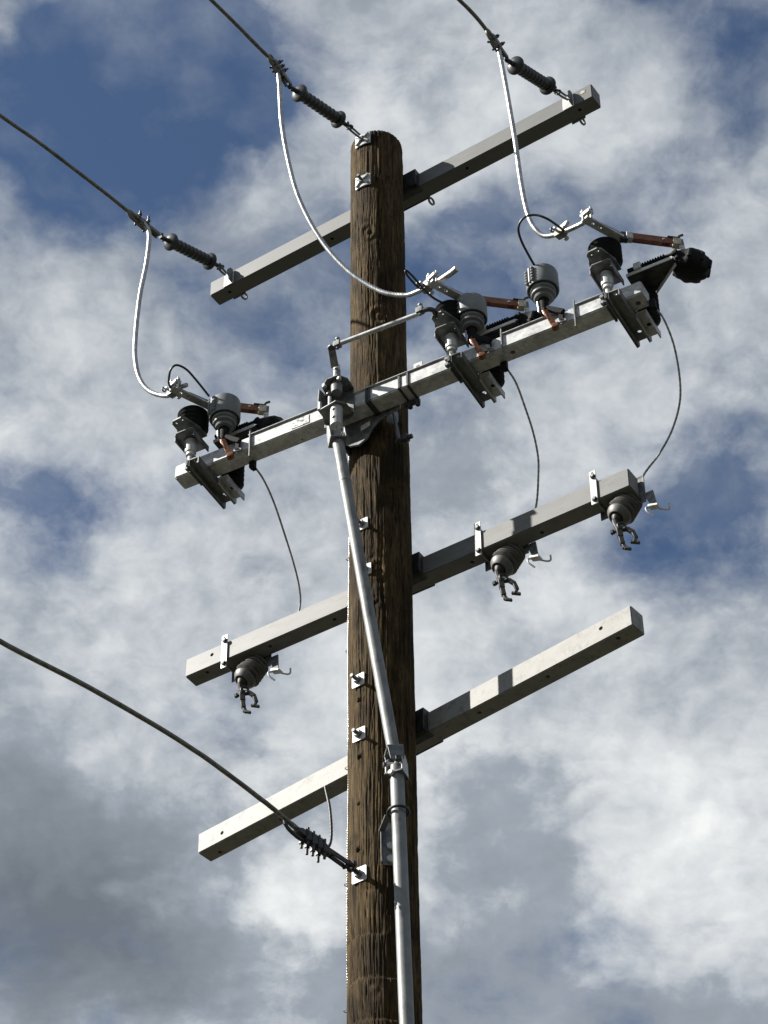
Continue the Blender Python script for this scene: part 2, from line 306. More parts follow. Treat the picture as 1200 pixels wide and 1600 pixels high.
# wood of the pole
wm = bpy.data.materials.new('creosoted_pine'); wm.use_nodes = True; nt = wm.node_tree; wb = nt.nodes['Principled BSDF']
def wood():
    N = nt.nodes.new; L = nt.links.new
    tc_ = N('ShaderNodeTexCoord')
    def noise(scale, st, det, rough, loc=(0, 0, 0), dist=0.0):
        mp = N('ShaderNodeMapping'); mp.inputs['Scale'].default_value = st; mp.inputs['Location'].default_value = loc; L(tc_.outputs['Object'], mp.inputs[0])
        n = N('ShaderNodeTexNoise'); L(mp.outputs[0], n.inputs[0]); n.inputs['Scale'].default_value = scale; n.inputs['Detail'].default_value = det; n.inputs['Roughness'].default_value = rough; n.inputs['Distortion'].default_value = dist
        return n.outputs[0]
    def rng(v, a, b, c=0.0, d=1.0):
        r = N('ShaderNodeMapRange'); L(v, r.inputs[0])
        for i, q in enumerate((a, b, c, d)): r.inputs[1+i].default_value = q
        return r.outputs[0]
    def mix(f, a, b):
        x = N('ShaderNodeMix'); x.data_type = 'RGBA'; L(f, x.inputs[0])
        for i, q in ((6, a), (7, b)):
            if isinstance(q, tuple): x.inputs[i].default_value = (*q, 1)
            else: L(q, x.inputs[i])
        return x.outputs[2]
    grain = noise(60, (1, 1, 0.085), 9, 0.72, dist=0.9)
    base = mix(rng(grain, 0.36, 0.66), (0.009, 0.0055, 0.003), (0.118, 0.080, 0.033))
    patch = noise(5.5, (1, 1, 0.35), 6, 0.6, (4, 1, 2))
    base = mix(rng(patch, 0.50, 0.70, 0, 0.6), base, (0.034, 0.019, 0.008))
    grey = noise(20, (1, 1, 0.22), 8, 0.72, (9, 3, 5))
    base = mix(rng(grey, 0.56, 0.70, 0, 0.7), base, (0.122, 0.094, 0.052))
    dark = noise(20, (1, 1, 0.20), 9, 0.75, (2, 8, 3), 0.5)
    base = mix(rng(dark, 0.55, 0.66, 0, 0.9), base, (0.010, 0.006, 0.003))
    tar = noise(5.0, (1, 1, 0.5), 7, 0.66, (7, 5, 1), 0.6)
    base = mix(rng(tar, 0.47, 0.62, 0, 0.75), base, (0.010, 0.0065, 0.0035))
    fleck = noise(160, (1, 1, 0.30), 4, 0.7, (5, 2, 8))
    base = mix(rng(fleck, 0.60, 0.72, 0, 0.6), base, (0.012, 0.008, 0.004))
    L(base, wb.inputs['Base Color'])
    wb.inputs['Roughness'].default_value = 0.8; wb.inputs['Specular IOR Level'].default_value = 0.10
    bp = N('ShaderNodeBump'); bp.inputs['Strength'].default_value = 0.9; bp.inputs['Distance'].default_value = 0.006
    L(noise(110, (1, 1, 0.07), 8, 0.72, dist=0.3), bp.inputs['Height']); L(bp.outputs[0], wb.inputs['Normal'])
wood()
M['wood'] = wm

# ------------------------------------------------------------------ the ground
g = MB(); nG = 24
for j in range(nG+1):
    for i in range(nG+1):
        x = (i/nG*2-1); y = (j/nG*2-1); x = math.copysign(abs(x)**2.2, x)*3000; y = math.copysign(abs(y)**2.2, y)*3000
        g.v.append((x, y, -0.02 + 0.04*math.sin(x*0.21)*math.cos(y*0.17) if abs(x) < 400 and abs(y) < 400 else 0.0))
for j in range(nG):
    for i in range(nG): a = j*(nG+1)+i; g.f.append((a, a+1, a+nG+2, a+nG+1))
tag(g.build('ground', M['soil']), kind='structure')

# ------------------------------------------------------------------ the wooden pole
def pole_mesh():
    rng = np.random.default_rng(5)
    nt_ = 480
    zt = 12.475
    zrows = np.concatenate([np.arange(-0.3, 6.3, 0.15), np.arange(6.3, zt-0.06, 0.008)])
    th = np.arange(nt_)/nt_*2*np.pi
    def vnoise(nth, dz, seed):
        r_ = np.random.default_rng(seed); nz = int(14/dz)+4
        g_ = r_.random((nz, nth)); u = th/(2*np.pi)*nth; v = (zrows+0.4)/dz
        i0 = np.floor(u).astype(int) % nth; fu = u-np.floor(u); j0 = np.floor(v).astype(int); fv = v-np.floor(v)
        fu = fu*fu*(3-2*fu); fv = fv*fv*(3-2*fv); i1 = (i0+1) % nth
        a = g_[j0][:, i0]*(1-fu)+g_[j0][:, i1]*fu; b = g_[j0+1][:, i0]*(1-fu)+g_[j0+1][:, i1]*fu
        return a*(1-fv[:, None])+b*fv[:, None]-0.5
    rad = 0.1408 + (0.1333-0.1408)*(zrows-8.563)/(12.219-8.563)
    H = 0.006*vnoise(5, 1.3, 1)+0.004*vnoise(11, 0.45, 2)-0.0028*(0.5-np.abs(vnoise(64, 0.55, 3)))*2-0.003*(0.5-np.abs(vnoise(120, 0.30, 4)))**3*8+0.0025*vnoise(200, 0.10, 6)+0.0015*vnoise(240, 0.03, 7)+0.006
    Z = zrows[:, None]; T = th[None, :]
    def dth(a): return (T-a+np.pi) % (2*np.pi)-np.pi
    for _ in range(110):      # drying checks
        z0 = rng.uniform(6.2, 12.3); ln = rng.uniform(0.15, 0.9); t0 = rng.uniform(0, 2*np.pi); w = rng.uniform(0.010, 0.022); dp = rng.uniform(0.003, 0.012)
        c = t0+0.035*np.sin((Z-z0)*rng.uniform(4, 11)+rng.uniform(0, 6))+0.012*np.sin(Z*37+t0)
        e = np.clip(1-np.abs(Z-z0)/ln, 0, 1)**0.5
        H -= dp*e*np.exp(-(dth(c)/w)**2)
    for _ in range(16):       # knots, scars and lifted slivers
        z0 = rng.uniform(6.3, 12.2); t0 = rng.uniform(0, 2*np.pi); s = rng.uniform(0.02, 0.045)
        d = np.sqrt((dth(t0)*0.138)**2+((Z-z0)*0.8)**2)/s
        H += 0.0035*np.exp(-d**2)*np.cos(d*5.0)
    for (z0, t0, s) in ((10.98, -1.05, 0.055), (11.62, -1.45, 0.05), (9.30, -1.2, 0.05)):
        d = np.sqrt((dth(t0)*0.138)**2+((Z-z0)*0.75)**2)/s
        H += 0.005*np.exp(-d**2*0.7)*np.cos(d*7.5)
    for (z0, t0, hw, dp) in ((7.37, -1.75, 0.75, 0.010), (7.17, -1.6, 0.95, 0.012), (6.98, -1.55, 0.95, 0.012), (6.80, -1.6, 0.9, 0.012), (7.58, -1.3, 0.4, 0.007)):   # cuts round the shaft
        e = np.clip((hw-np.abs(dth(t0)))/0.15, 0, 1)
        zc = z0+0.012*np.sin(T*2.0)
        d = Z-zc
        H -= dp*e*np.where(d > 0, np.exp(-(d/0.05)), np.exp(-(d/0.007)**2))
    for (hx, hz, hr) in ((-0.037, 8.575, 0.011), (-0.030, 8.265, 0.011), (-0.037, 7.79, 0.011), (-0.035, 8.02, 0.008)):   # empty bolt holes
        t0 = math.atan2(-math.sqrt(0.14**2-hx*hx), hx)
        d = np.sqrt((dth(t0)*0.141)**2+(Z-hz)**2)
        H -= 0.035*(d < hr)
    rr = rad[:, None]+H
    X = rr*np.cos(T); Y = rr*np.sin(T); ZZ = np.repeat(Z, nt_, 1)+0.0
    V = np.stack([X, Y, ZZ], -1).reshape(-1, 3); n = len(zrows)
    # rounded, roofed top
    caps = []
    r_top = rr[-1]
    for k in range(1, 9):
        a = k/9*math.pi/2; s = 1-(1-math.cos(a))*0.42 if k < 7 else (0.62, 0.30)[k-7]
        zc = zt-0.06+0.055*math.sin(a)
        jit = 1+0.012*rng.standard_normal(nt_)
        jit = (jit+np.roll(jit, 1)+np.roll(jit, 2)+np.roll(jit, 3))/4
        caps.append(np.stack([r_top*s*jit*np.cos(th), r_top*s*jit*np.sin(th), zc+0.006*np.sin(th*3+k)*0.3+0*th], -1))
    V = np.concatenate([V]+caps); n2 = n+8
    idx = np.arange(n2*nt_).reshape(n2, nt_)
    a = idx[:-1]; b = np.roll(idx, -1, 1)[:-1]; c = np.roll(idx, -1, 1)[1:]; d = idx[1:]
    F = np.stack([a, b, c, d], -1).reshape(-1, 4)
    V = np.concatenate([V, [[0, 0, zt-0.004]]]); ctr = len(V)-1
    faces = F.tolist()+[(int(idx[-1, i]), int(idx[-1, (i+1) % nt_]), ctr) for i in range(nt_)]
    me = bpy.data.meshes.new('shaft'); me.from_pydata(V.tolist(), [], faces); me.update()
    me.polygons.foreach_set('use_smooth', [True]*len(me.polygons))
    return me
pole = thing('utility_pole', 'tall brown weathered wooden pole carrying all the crossarms', 'utility pole')
sh = bpy.data.objects.new('shaft', pole_mesh()); COL.objects.link(sh); sh.parent = pole; sh.data.materials.append(M['wood'])
# splinters lifting from the edge of the shaft
for (x, y, z, dx, dz) in ((-0.137, 0.012, 11.05, -0.018, 0.03), (-0.139, 0.0, 10.47, -0.012, 0.028), (-0.139, -0.03, 10.45, -0.014, 0.02)):
    MB().cyl((x+0.012, y, z-0.05), (x+dx, y, z+dz), 0.004, 0.0008, 5).build('splinter', M['wood'], pole)

# ------------------------------------------------------------------ fibreglass crossarms behind the pole
def crossarm(label, z, yaw, tilt, cx, front, holes_f, holes_b, m):
    t = thing('crossarm', label, 'crossarm', (0, 0, z), yaw, 'grey fibreglass crossarms behind the pole')
    t.rotation_euler = (0, -tilt, yaw)
    h, w, L = 0.1093, 0.0907, 2.44
    b = MB().span(-L/2+cx, L/2+cx, front, front+w, -h/2, h/2)
    o = b.build('beam', m, t)
    bm = bmesh.new(); bm.from_mesh(o.data); bmesh.ops.bevel(bm, geom=bm.edges[:], offset=0.004, segments=2, affect='EDGES'); bm.to_mesh(o.data); bm.free()
    cut(o, [((s, front, zz_), (0, 1, 0), 0.010, 0.04) for s, zz_ in holes_f] + [((s, front+n_, -h/2), (0, 0, 1), 0.010, 0.04) for s, n_ in holes_b])
    return t
A1 = crossarm('topmost grey crossarm behind the pole, holding the strain insulators', 12.219, -0.0883, 0.0012, 0.0115, 0.148, [], [(-1.102, .04), (-.417, .04), (.447, .038), (1.134, .039)], M['fiberglass_top'])
A3 = crossarm('grey crossarm with three clamp insulators hanging under it', 9.496, -0.0823, -0.0120, -0.0044, 0.154, [(-1.068, .013)], [(-1.114, .031), (-.75, .036), (-.385, .042), (.366, .052), (.734, .055), (1.098, .062)], M['fiberglass'])
A4 = crossarm('lowest pale crossarm, bare of any equipment', 8.563, -0.1907, 0.0114, -0.0033, 0.156, [(-1.074, -.011), (1.061, .012)], [(-1.139, .061), (-.765, .056), (1.12, .033), (.748, .041), (.38, .042)], M['fiberglass_worn'])
for t, r_, s1 in ((A1, 0.1333, 0.17), (A3, 0.1389, 0.135), (A4, 0.1408, 0.135)):   # pole gain seating the arm
    b = MB().span(-s1, s1, r_-0.02, r_+0.0135, -0.061, 0.061).span(-s1, s1, r_-0.02, r_+0.05, 0.0552, 0.061).span(-s1, s1, r_-0.02, r_+0.05, -0.061, -0.0552)
    b.span(-s1, s1, r_+0.108, r_+0.118, -0.05, 0.05)
    b.build('pole_gain', M['dark_steel'], t, 0.003)
MB().span(1.165, 1.195, 0.1465, 0.1478, 0.005, 0.03).build('print_mark', M['mark'], A1)

# ------------------------------------------------------------------ strain hardware on the top crossarm
X, Y, Zx = Vector((1, 0, 0)), Vector((0, 1, 0)), Vector((0, 0, 1))
def end_plate(s, label):
    t = thing('strain_plate', label, 'bracket', (0, 0, 12.219), -0.0883, 'strain plates on the top crossarm')
    f = 0.148
    b = MB().span(s-0.034, s+0.030, f-0.007, f-0.001, -0.055, 0.040)
    b.build('plate', M['galv_bright'], t, 0.002)
    MB().prism([(-0.006, -0.05), (-0.035, -0.045), (-0.05, -0.015), (-0.05, 0.02), (-0.03, 0.05), (-0.006, 0.055)], (s+0.022, f, 0), (0, 1, 0), (0, 0, 1), 0.008).build('fin', M['galv_dull'], t, 0.0015)
    e = MB().ring((s, f+0.135, -0.015), (1, 0, 0), 0.021, 0.006, 20, 8, 1.5).cyl((s, f+0.0915, -0.015), (s, f+0.12, -0.015), 0.008)
    e.build('eye_nut', M['galv_dull'], t)
    MB().span(s-0.04, s+0.04, f+0.0915, f+0.099, -0.058, 0.05).build('back_plate', M['galv_dull'], t, 0.002)
    return t
end_plate(-1.075, 'bright steel plate on the left end of the topmost crossarm')
end_plate(1.095, 'bright steel plate on the right end of the topmost crossarm')
t = thing('eye_nut', 'small steel eye below the topmost crossarm just right of the pole', 'eye nut', (0, 0, 12.219), -0.0883)
MB().ring((0.165, 0.275, -0.045), (1, 0, 0), 0.02, 0.006, 20, 8, 1.5).build('eye', M['galv_dull'], t)
MB().cyl((0.165, 0.2395, -0.03), (0.165, 0.262, -0.04), 0.008).build('stem', M['galv_dull'], t)

def axis_frame(d):
    d = Vector(d).normalized(); a = Vector((0, 0, 1)).cross(d).normalized(); return d, a, d.cross(a)
def strain_insulator(p0, p1, where):
    p0, p1 = Vector(p0), Vector(p1); d, a, b = axis_frame(p1-p0); L = (p1-p0).length
    t = thing('strain_insulator', where, 'insulator', p0, 0, 'ribbed grey strain insulators')
    core = [(0.0, 0.012), (0.03, 0.013), (0.035, 0.012)]
    sheds = []
    n = 11; s0, s1 = 0.05, L-0.05
    for i in range(n):
        c = s0+(s1-s0)*i/(n-1); r = 0.049 if i in (0, n-1) else 0.033
        w = 0.015 if i in (0, n-1) else 0.0125
        sheds += [(c-w, 0.027), (c-w*0.7, r*0.86), (c-w*0.25, r), (c+w*0.25, r), (c+w*0.7, r*0.86), (c+w, 0.027)]
    MB().lathe((0, 0, 0), d, core+sheds+[(L-0.03, 0.013), (L, 0.012)], 32).build('ribbed_body', M['grey_rubber'], t, ang=60)
    MB().bar(-d*0.035, d*0.02, 0.020, 0.012, b).ring(-d*0.045, b, 0.014, 0.006).build('near_clevis', M['dark_steel'], t)
    MB().bar(d*(L-0.02), d*(L+0.035), 0.020, 0.014, b).cyl(d*(L+0.02)-b*0.022, d*(L+0.02)+b*0.022, 0.006).nut(d*(L+0.02)+b*0.018, b, 0.011, 0.008).build('far_clevis', M['dark_steel'], t)
    return t
def shackle(a, b, label):
    a, b = Vector(a), Vector(b); d, s, u = axis_frame(b-a)
    t = thing('shackle', label, 'shackle', a, 0, 'shackles at the strain insulators')
    L = (b-a).length
    MB().tube([d*0.0+u*0.012, d*(L*0.5)+u*0.016, d*L+u*0.010], 0.006).tube([d*0.0-u*0.012, d*(L*0.5)-u*0.016, d*L-u*0.010], 0.006).cyl(d*L*0.9-u*0.024, d*L*0.9+u*0.024, 0.006).nut(d*L*0.9+u*0.020, u, 0.011, 0.009).build('bow', M['galv_dull'], t)
    return t
def strain_clamp(p, tgt, label, up=1, bolts=3, mat_='old_alu', length=0.15):
    # p: where the conductor leaves the clamp, tgt: the pin at the insulator
    p, tgt = Vector(p), Vector(tgt); d, a, b = axis_frame(p-tgt); L = (p-tgt).length
    t = thing('strain_clamp', label, 'clamp', tgt, 0, 'bolted strain clamps gripping the conductors')
    for sgn in (-1, 1): MB().bar(d*0.0+a*0.014*sgn, d*(L*0.55)+a*0.012*sgn, 0.007, 0.022, b).build('side_strap', M[mat_], t, 0.001)
    MB().prism([(L*0.40, -0.022), (L*1.08, -0.012), (L*1.12, 0.004), (L*1.0, 0.018), (L*0.5, 0.020), (L*0.40, 0.005)], (0, 0, 0), d, b, 0.034).build('body', M[mat_], t, 0.004)
    MB().prism([(L*0.52, -0.035*up), (L*0.95, -0.028*up), (L*0.95, -0.018*up), (L*0.52, -0.022*up)], (0, 0, 0), d, b, 0.03).build('keeper', M['galv_dull'], t, 0.003)
    for i in range(bolts):
        q = d*(L*(0.55+0.36*i/(max(1, bolts-1))))
        for sgn in (-1, 1):
            MB().cyl(q+a*0.017*sgn-b*0.032*up, q+a*0.017*sgn+b*(0.052+0.012*((i+1) % 2))*up, 0.0062, None, 8).build('clamp_bolt', M['dark_steel'], t)
            MB().nut(q+a*0.017*sgn+b*0.022*up, b*up, 0.011, 0.011).build('clamp_nut', M['dark_steel'], t)
    MB().tube([d*(L*0.75)-b*0.02, d*(L*1.05)-b*0.03, d*(L*1.28)-b*0.018, d*(L*1.34)+b*0.004, d*(L*1.2)+b*0.016, d*(L*1.0)+b*0.008], 0.0085, 10, lobes=6).build('wire_loop', M[mat_], t)
    return t
IL = [(-1.088, 0.141, 12.254), (-1.171, -0.27, 12.11), (-1.21, -0.462, 12.098)]
IC = [(-0.037, -0.286, 12.369), (-0.128, -0.735, 12.254), (-0.147, -0.829, 12.335)]
IR = [(1.080, -0.093, 12.178), (0.997, -0.502, 12.018), (0.979, -0.594, 12.091)]
strain_insulator(IL[0], (-1.166, -0.245, 12.12), 'grey ribbed strain insulator at the left end of the topmost crossarm')
strain_insulator(IC[0], (-0.117, -0.682, 12.264), 'grey ribbed strain insulator bolted to the pole top')
strain_insulator(IR[0], (1.008, -0.452, 12.034), 'black ribbed strain insulator at the right end of the topmost crossarm')
shackle((-1.066, 0.215, 12.235), (-1.084, 0.155, 12.252), 'small shackle joining left strain insulator to crossarm plate')
shackle((-0.010, -0.165, 12.378), (-0.034, -0.272, 12.371), 'small shackle joining strain insulator to the pole top')
shackle((1.108, 0.02, 12.215), (1.084, -0.078, 12.182), 'small shackle joining right strain insulator to crossarm plate')
strain_clamp(IL[2], (-1.176, -0.29, 12.105), 'bolted clamp where the leftmost conductor meets its strain insulator', up=1, bolts=2)
strain_clamp(IC[2], (-0.124, -0.715, 12.262), 'bolted clamp where the middle conductor meets its strain insulator', up=1, bolts=3)
strain_clamp(IR[2], (1.000, -0.49, 12.025), 'bolted clamp where the right conductor meets its strain insulator', up=1, bolts=2)

# ------------------------------------------------------------------ conductors
def wire(name, label, cat, pts, r, m, group=None, lobes=7, lay=0.14, depth=0.22, n=14, step=None):
    o = MB().tube(pts, r, n, lobes, lay, depth, step=step).build(name, m, ang=80)
    return tag(o, label, cat, group)
def far(pts, n=6, sag=0.0):
    # carry a span on past the frame towards the next pole, rising gently again
    p = [Vector(q) for q in pts]; d = (p[-1]-p[-2]); d.z = 0; d.normalize(); s = (p[-1].z-p[-2].z)/max((p[-1]-p[-2]).length, 1e-6)
    for k in (0.6, 1.6, 3, 6, 12, 20, 30):
        p.append(Vector(pts[-1])+d*k+Vector((0, 0, s*k*0.6 - 0.010*k+0.0006*k*k)))
    return p
wire('conductor', 'leftmost stranded line conductor leading off to the upper left', 'conductor', far([(-1.176, -0.295, 12.106), (-1.21, -0.462, 12.098), (-1.25, -0.66, 12.093), (-1.288, -0.845, 12.082), (-1.352, -1.16, 12.058), (-1.405, -1.422, 12.021)]), 0.0105, M['old_alu'], 'line conductors', step=0.02)
wire('conductor', 'middle stranded line conductor leaving the pole top for the upper left', 'conductor', far([(-0.126, -0.72, 12.285), (-0.147, -0.829, 12.335), (-0.174, -0.964, 12.346), (-0.208, -1.13, 12.365), (-0.241, -1.294, 12.374), (-0.279, -1.479, 12.38)]), 0.0105, M['old_alu'], 'line conductors', step=0.02)
wire('conductor', 'right stranded line conductor leaving the top edge of the photo', 'conductor', far([(1.0, -0.49, 12.04), (0.979, -0.594, 12.091), (0.956, -0.707, 12.13), (0.926, -0.856, 12.135), (0.891, -1.028, 12.125)]), 0.0105, M['old_alu'], 'line conductors', step=0.02)
# aluminium jumpers down to the switch
JL = [(-1.21, -0.44, 12.09), (-1.2, -0.414, 12.105), (-1.157, -0.402, 11.999), (-1.153, -0.409, 11.76), (-1.162, -0.43, 11.496), (-1.156, -0.448, 11.185), (-1.14, -0.457, 10.981), (-1.104, -0.454, 10.818), (-1.037, -0.447, 10.7), (-0.927, -0.454, 10.612), (-0.841, -0.495, 10.585), (-0.779, -0.515, 10.558)]
JC = [(-0.141, -0.799, 12.311), (-0.141, -0.776, 12.193), (-0.148, -0.735, 11.956), (-0.135, -0.684, 11.698), (-0.101, -0.627, 11.44), (-0.023, -0.559, 11.176), (0.092, -0.494, 10.942), (0.239, -0.445, 10.758), (0.369, -0.431, 10.665), (0.462, -0.445, 10.633), (0.579, -0.475, 10.604), (0.663, -0.506, 10.589)]
JR = [(0.989, -0.545, 12.069), (0.997, -0.53, 11.934), (1.01, -0.504, 11.649), (1.021, -0.483, 11.369), (1.03, -0.464, 11.048), (1.047, -0.451, 10.842), (1.073, -0.44, 10.738), (1.118, -0.433, 10.669), (1.2, -0.45, 10.625), (1.314, -0.49, 10.577), (1.373, -0.517, 10.556)]
for pts, lab in ((JL, 'bright aluminium jumper hanging from the left conductor to the left switch pole'), (JC, 'long bright aluminium jumper curving across the pole to the middle switch'), (JR, 'bright aluminium jumper hanging in front of the topmost crossarm to the right switch')):
    jdx = {0: -0.026, 1: -0.019, 2: -0.017}[(JL, JC, JR).index(pts)]; nJ = len(pts)
    pts = [tuple(Vector(q)+Vector((jdx, 0.04, 0.048))*min(1, max(0, (i/(nJ-1)-0.15)/0.6))) for i, q in enumerate(pts)]
    wire('jumper', lab, 'jumper wire', pts, 0.0125, M['aluminium'], 'aluminium jumpers', lobes=6, lay=0.10, depth=0.30, n=24, step=0.007)

# ------------------------------------------------------------------ galvanised switch arm in front of the pole
ZB, ZT = 10.216, 10.298
YF, YB = -0.2844, -0.187
arm = thing('steel_crossarm', 'galvanised steel box arm in front of the pole carrying the switches', 'steel arm', (0, 0, ZB))
b = MB().span(-0.974, 1.503, YF, YB, 0, ZT-ZB).build('beam', M['galv'], arm)
bm = bmesh.new(); bm.from_mesh(b.data); bmesh.ops.bevel(bm, geom=bm.edges[:], offset=0.006, segments=3, affect='EDGES'); bm.to_mesh(b.data); bm.free()
cut(b, [((0.83, YF+0.05, 0), (0, 0, 1), 0.012, 0.05), ((1.46, YF+0.055, 0), (0, 0, 1), 0.013, 0.05), ((-0.30, YF+0.07, 0), (0, 0, 1), 0.005, 0.03)])
for x0, x1 in ((-0.555, -0.155), (0.02, 0.52), (0.80, 1.125), (1.17, 1.325)):
    MB().span(x0, x1, YF-0.010, YB-0.03, 0.0825, 0.0865).build('top_strip', M['galv'], arm, 0.001)
def band(x0, w, m='dark_steel', t_=0.006):
    b_ = MB(); y0, y1, z0, z1 = YF-0.001, YB+0.001, -0.001, ZT-ZB+0.001
    b_.span(x0, x0+w, y0-t_, y0, z0-t_, z1+t_).span(x0, x0+w, y1, y1+t_, z0-t_, z1+t_).span(x0, x0+w, y0, y1, z0-t_, z0).span(x0, x0+w, y0, y1, z1, z1+t_)
    b_.build('clamp_band', M[m], arm, 0.001)
for x0 in (0.083, 0.098, 0.258, 0.303): band(x0, 0.011)
for xc in (-0.81, 0.605, 1.40):
    band(xc-0.075, 0.012); band(xc-0.052, 0.010)
    for bz_ in (0.058, 0.02): MB().nut((xc-0.085, YF-0.001, bz_), (0, -1, 0), 0.012, 0.018).build('band_bolt', M['galv_dull'], arm)
pl_ = MB().span(-0.318, -0.222, YF-0.003, YF-0.0012, 0.014, 0.066).build('nameplate', M['sticker'], arm); pl_['label'] = 'grey and white printed nameplate'
tab = MB().span(0.325, 0.37, YF+0.03, YF+0.036, 0.083, 0.16).span(0.325, 0.37, YF+0.036, YF+0.09, 0.083, 0.09).build('lifting_tab', M['galv_bright'], arm)
cut(tab, [((0.3475, YF+0.03, 0.132), (0, 1, 0), 0.011, 0.03)])
# bracket that seats the steel arm on the pole
sd = thing('pole_saddle', 'dark cast bracket under the steel arm hugging the pole', 'bracket', (0, 0, ZB))
MB().prism([(-0.105, 0.075), (-0.112, -0.03), (-0.105, -0.085), (-0.06, -0.135), (-0.01, -0.150), (0.035, -0.125), (0.06, -0.075), (0.10, -0.035), (0.21, -0.008), (0.215, 0.075)], (0, -0.178, 0), (1, 0, 0), (0, 0, 1), 0.012).build('web', M['galv_dull'], sd, 0.003)
MB().span(-0.115, -0.103, -0.184, -0.06, -0.10, 0.07).build('cheek', M['galv_dull'], sd, 0.003)
MB().prism([(0, 0.07), (0.10, 0.07), (0.10, 0.01), (0.02, -0.07), (0, -0.07)], (0.145, -0.184, 0), (0, 1, 0), (0, 0, 1), 0.012).build('cheek', M['galv_dull'], sd, 0.003)
MB().prism([(0, 0.0), (0.03, 0.0), (0.07, -0.10), (0.07, -0.15), (0.04, -0.15)], (0.165, -0.17, -0.01), (0, 1, 0), (0, 0, 1), 0.008).build('brace', M['dark_steel'], sd, 0.002)
MB().cyl((0.15, -0.11, -0.145), (0.235, -0.11, -0.145), 0.012).nut((0.19, -0.11, -0.145), (1, 0, 0), 0.024, 0.024).build('cross_bolt', M['dark_steel'], sd)
MB().span(0.24, 0.32, -0.2, -0.18, -0.03, -0.008).nut((0.27, -0.19, -0.03), (0, 0, -1), 0.013, 0.02).nut((0.31, -0.19, -0.03), (0, 0, -1), 0.013, 0.02).build('strap_lug', M['dark_steel'], sd, 0.001)
MB().prism([(-0.028, 0.0), (0.022, 0.012), (0.022, -0.018), (-0.028, -0.03)], (0.03, -0.1852, -0.035), (1, 0, 0), (0, 0, 1), 0.002).build('sticker', M['white_sticker'], sd)

# crank at the middle of the steel arm
ck = thing('crank_bearing', 'dark bearing bracket with crank at the top of the operating pipe', 'crank', (-0.03, -0.36, ZB), 0)
MB().span(-0.105, 0.055, 0.068, 0.0745, -0.075, 0.115).build('back_plate', M['galv_dull'], ck, 0.003)
MB().prism([(-0.09, 0.074), (-0.075, -0.01), (-0.03, -0.045), (0.03, -0.045), (0.06, 0.0), (0.055, 0.074)], (0, 0, 0.118), (1, 0, 0), (0, 1, 0), 0.008).build('top_plate', M['galv_dull'], ck, 0.002)
MB().prism([(-0.105, 0.074), (-0.07, -0.03), (0.02, -0.045), (0.055, 0.0), (0.055, 0.074)], (0, 0, -0.05), (1, 0, 0), (0, 1, 0), 0.008).build('bottom_plate', M['galv_dull'], ck, 0.002)
MB().prism([(0.074, 0.118), (-0.02, 0.10), (-0.03, -0.045), (0.074, -0.05)], (-0.085, 0, 0), (0, 1, 0), (0, 0, 1), 0.007).build('side_cheek', M['galv_dull'], ck, 0.002)
MB().lathe((0, 0, 0.05), (0, 0, 1), [(0, 0.026), (0.05, 0.028), (0.068, 0.022), (0.12, 0.018), (0.15, 0.018)], 20).build('bearing', M['galv_pipe'], ck)
for q in ((-0.055, -0.02), (0.03, -0.03), (-0.06, 0.03)): MB().nut((q[0], q[1], 0.114), (0, 0, -1), 0.011, 0.016).build('nut', M['galv_bright'], ck)
MB().cyl((-0.075, -0.025, -0.046), (-0.075, -0.025, 0.0), 0.008).build('stud', M['galv_bright'], ck)
MB().cyl((-0.02, -0.03, -0.046), (-0.02, -0.03, 0.005), 0.008).build('stud', M['galv_bright'], ck)
sl_ = MB().lathe((0, 0, -0.17), (0, 0, 1), [(0, 0.029), (0.115, 0.030)], 24).build('sleeve', M['galv'], ck)
cut(sl_, [((0.0, -0.03, -0.085), (0, 1, 0), 0.009, 0.05), ((0.0, -0.03, -0.135), (0, 1, 0), 0.009, 0.05)])
MB().prism([(-0.02, -0.02), (0.02, -0.02), (0.066, -0.135), (0.052, -0.155), (0.036, -0.15)], (0, 0, 0.21), (1, 0, 0), (0, 1, 0), 0.009).build('crank_lever', M['galv_dull'], ck, 0.002)
MB().cyl((0, 0, 0.16), (0, 0, 0.235), 0.016).build('crank_pin', M['galv_bright'], ck)
# interphase rod
rod = thing('interphase_rod', 'thin horizontal steel rod crossing in front of the pole', 'rod', (0.03, -0.495, ZB+0.215))
MB().cyl((0.03, 0, 0), (0.47, 0.005, -0.012), 0.0115).build('rod', M['galv'], rod)
for x in (0.02, 0.46):
    MB().box((x, 0, 0), (0.035, 0.03, 0.034)).cyl((x, 0, -0.03), (x, 0, 0.032), 0.008).nut((x, 0, 0.03), (0, 0, 1), 0.013, 0.012).build('rod_end', M['galv_dull'], rod, 0.003)
MB().box((-0.005, 0, -0.004), (0.05, 0.022, 0.02)).build('swivel', M['dark_steel'], rod, 0.003)
MB().tube([(0.47, 0.0, -0.01), (0.50, 0.0, -0.012), (0.515, 0.035, 0.004), (0.50, 0.075, 0.008)], 0.012).build('swivel', M['dark_steel'], rod)

